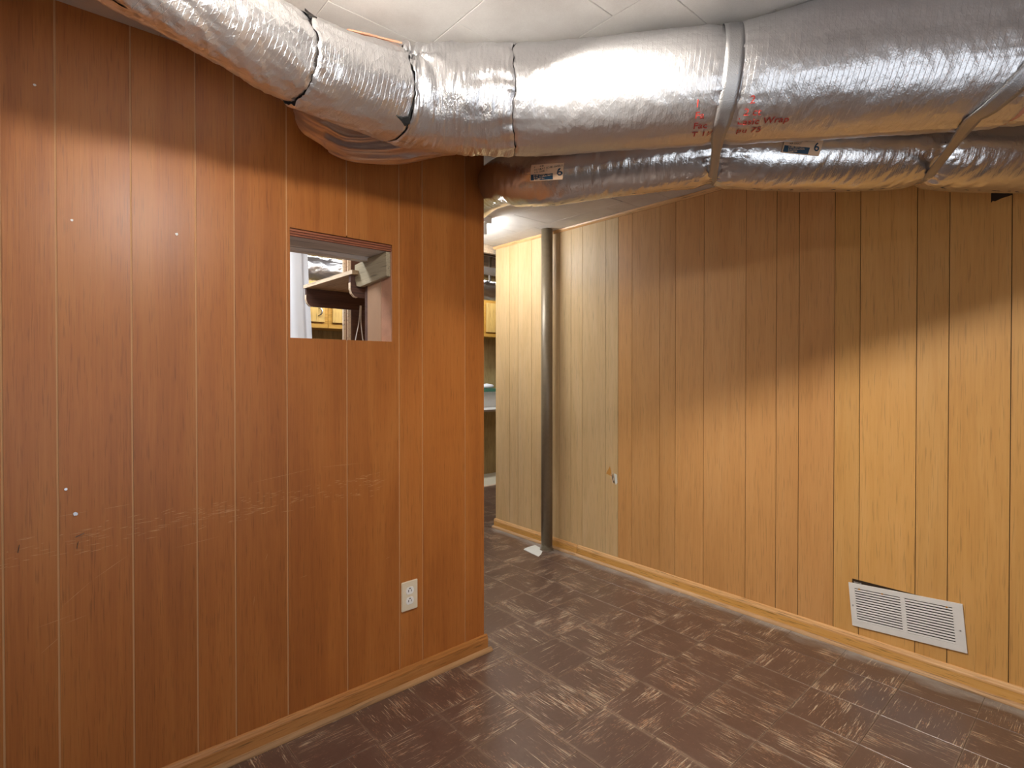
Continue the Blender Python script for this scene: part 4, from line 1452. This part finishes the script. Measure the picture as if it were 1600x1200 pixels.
# ------------------------------------------------------------------ lamps
fx = thing('fluorescent_light', 'white fluorescent strip light with a bare tube on the far ceiling beyond the wall corner', 'ceiling light', (2.08, 3.2, CEIL))
box('housing', M['white_metal'], 2.045, 2.128, 2.60, 3.20, CEIL - 0.045, CEIL - 0.0005, fx, bevel=0.003)
MB().tube([(2.088, 2.633, 2.082), (2.088, 3.165, 2.082)], 0.013, 16).build('tube', M['tube'], fx, smooth=True)
for y0 in (2.615, 3.166):
    box('socket', M['white_plastic'], 2.076, 2.100, y0, y0 + 0.016, 2.064, CEIL - 0.0452, fx, bevel=0.001)

bl2 = thing('ceiling_lamp', 'round white ceiling spot lamp tilted towards the right wall in front of the large duct', 'ceiling light', (0.826, 0.789, CEIL))
MB().tube([(0.826, 0.789, CEIL - 0.0005), (0.826, 0.789, CEIL - 0.014)], [0.085, 0.082], 32).build('rim', M['white_plastic'], bl2, smooth=False)
hn = Vector((0.60, -0.02, -0.80)).normalized()
hx_ = hn.cross(Vector((0, 1, 0))).normalized()
hy_ = hn.cross(hx_)
hc = Vector((0.85, 0.81, CEIL - 0.046))
MB().tube([hc - hn * 0.030, hc - hn * 0.012, hc + hn * 0.002], [0.020, 0.050, 0.056], 28).build('lamp_head', M['white_metal'], bl2)
MB().tube([(0.826, 0.795, CEIL - 0.012), hc - hn * 0.02], 0.012, 12).build('arm', M['white_metal'], bl2)
MB().tube([hc - hn * 0.001, hc + hn * 0.062], [0.0565, 0.061], 28, caps=False).build('hood', M['white_metal'], bl2)  # added to cut the lamp's light on the large duct
MB().tube([hc + hn * 0.0025, hc + hn * 0.006, hc + hn * 0.009], [0.050, 0.044, 0.018], 28).build('lens', M['bulb'], bl2, smooth=True)

PX, PY, PZ = 0.31, 0.81, 1.896
pb = thing('clamp_lamp', 'metal reflector lamp hung from the ceiling just above the view, facing the brown wall', 'lamp', (PX, PY, CEIL))
ld = Vector((0.10, 1.0, 0.0)).normalized()
pc = Vector((PX, PY, PZ))
MB().tube([(PX - 0.1, PY - 0.40, CEIL - 0.0005), (PX - 0.1, PY - 0.40, CEIL - 0.02)], [0.05, 0.04], 24).build('ceiling_rose', M['white_plastic'], pb)
MB().tube([(PX - 0.1, PY - 0.40, CEIL - 0.02), (PX - 0.06, PY - 0.25, PZ + 0.06), tuple(pc - ld * 0.10)], 0.003, 8).build('flex', M['white_plastic'], pb)
MB().tube([pc - ld * 0.11, pc - ld * 0.03], [0.016, 0.019], 20).build('bulb_holder', M['white_plastic'], pb)
MB().tube([pc - ld * 0.07, pc - ld * 0.05, pc - ld * 0.015, pc + ld * 0.018], [0.022, 0.050, 0.072, 0.080], 32, caps=False).build('reflector', M['white_metal'], pb, smooth=True)  # added round the bulb to keep its light off the right wall
bv = MB()
for j in range(13):
    a = -PI / 2 + PI * j / 12
    for k in range(20):
        b = 2 * PI * k / 20
        bv.v.append((PX + 0.028 * math.cos(a) * math.cos(b), PY + 0.028 * math.cos(a) * math.sin(b), PZ + 0.028 * math.sin(a)))
for j in range(12):
    for k in range(20):
        bv.f.append((j * 20 + k, j * 20 + (k + 1) % 20, (j + 1) * 20 + (k + 1) % 20, (j + 1) * 20 + k))
bv.build('bulb', M['pend'], pb, smooth=True)
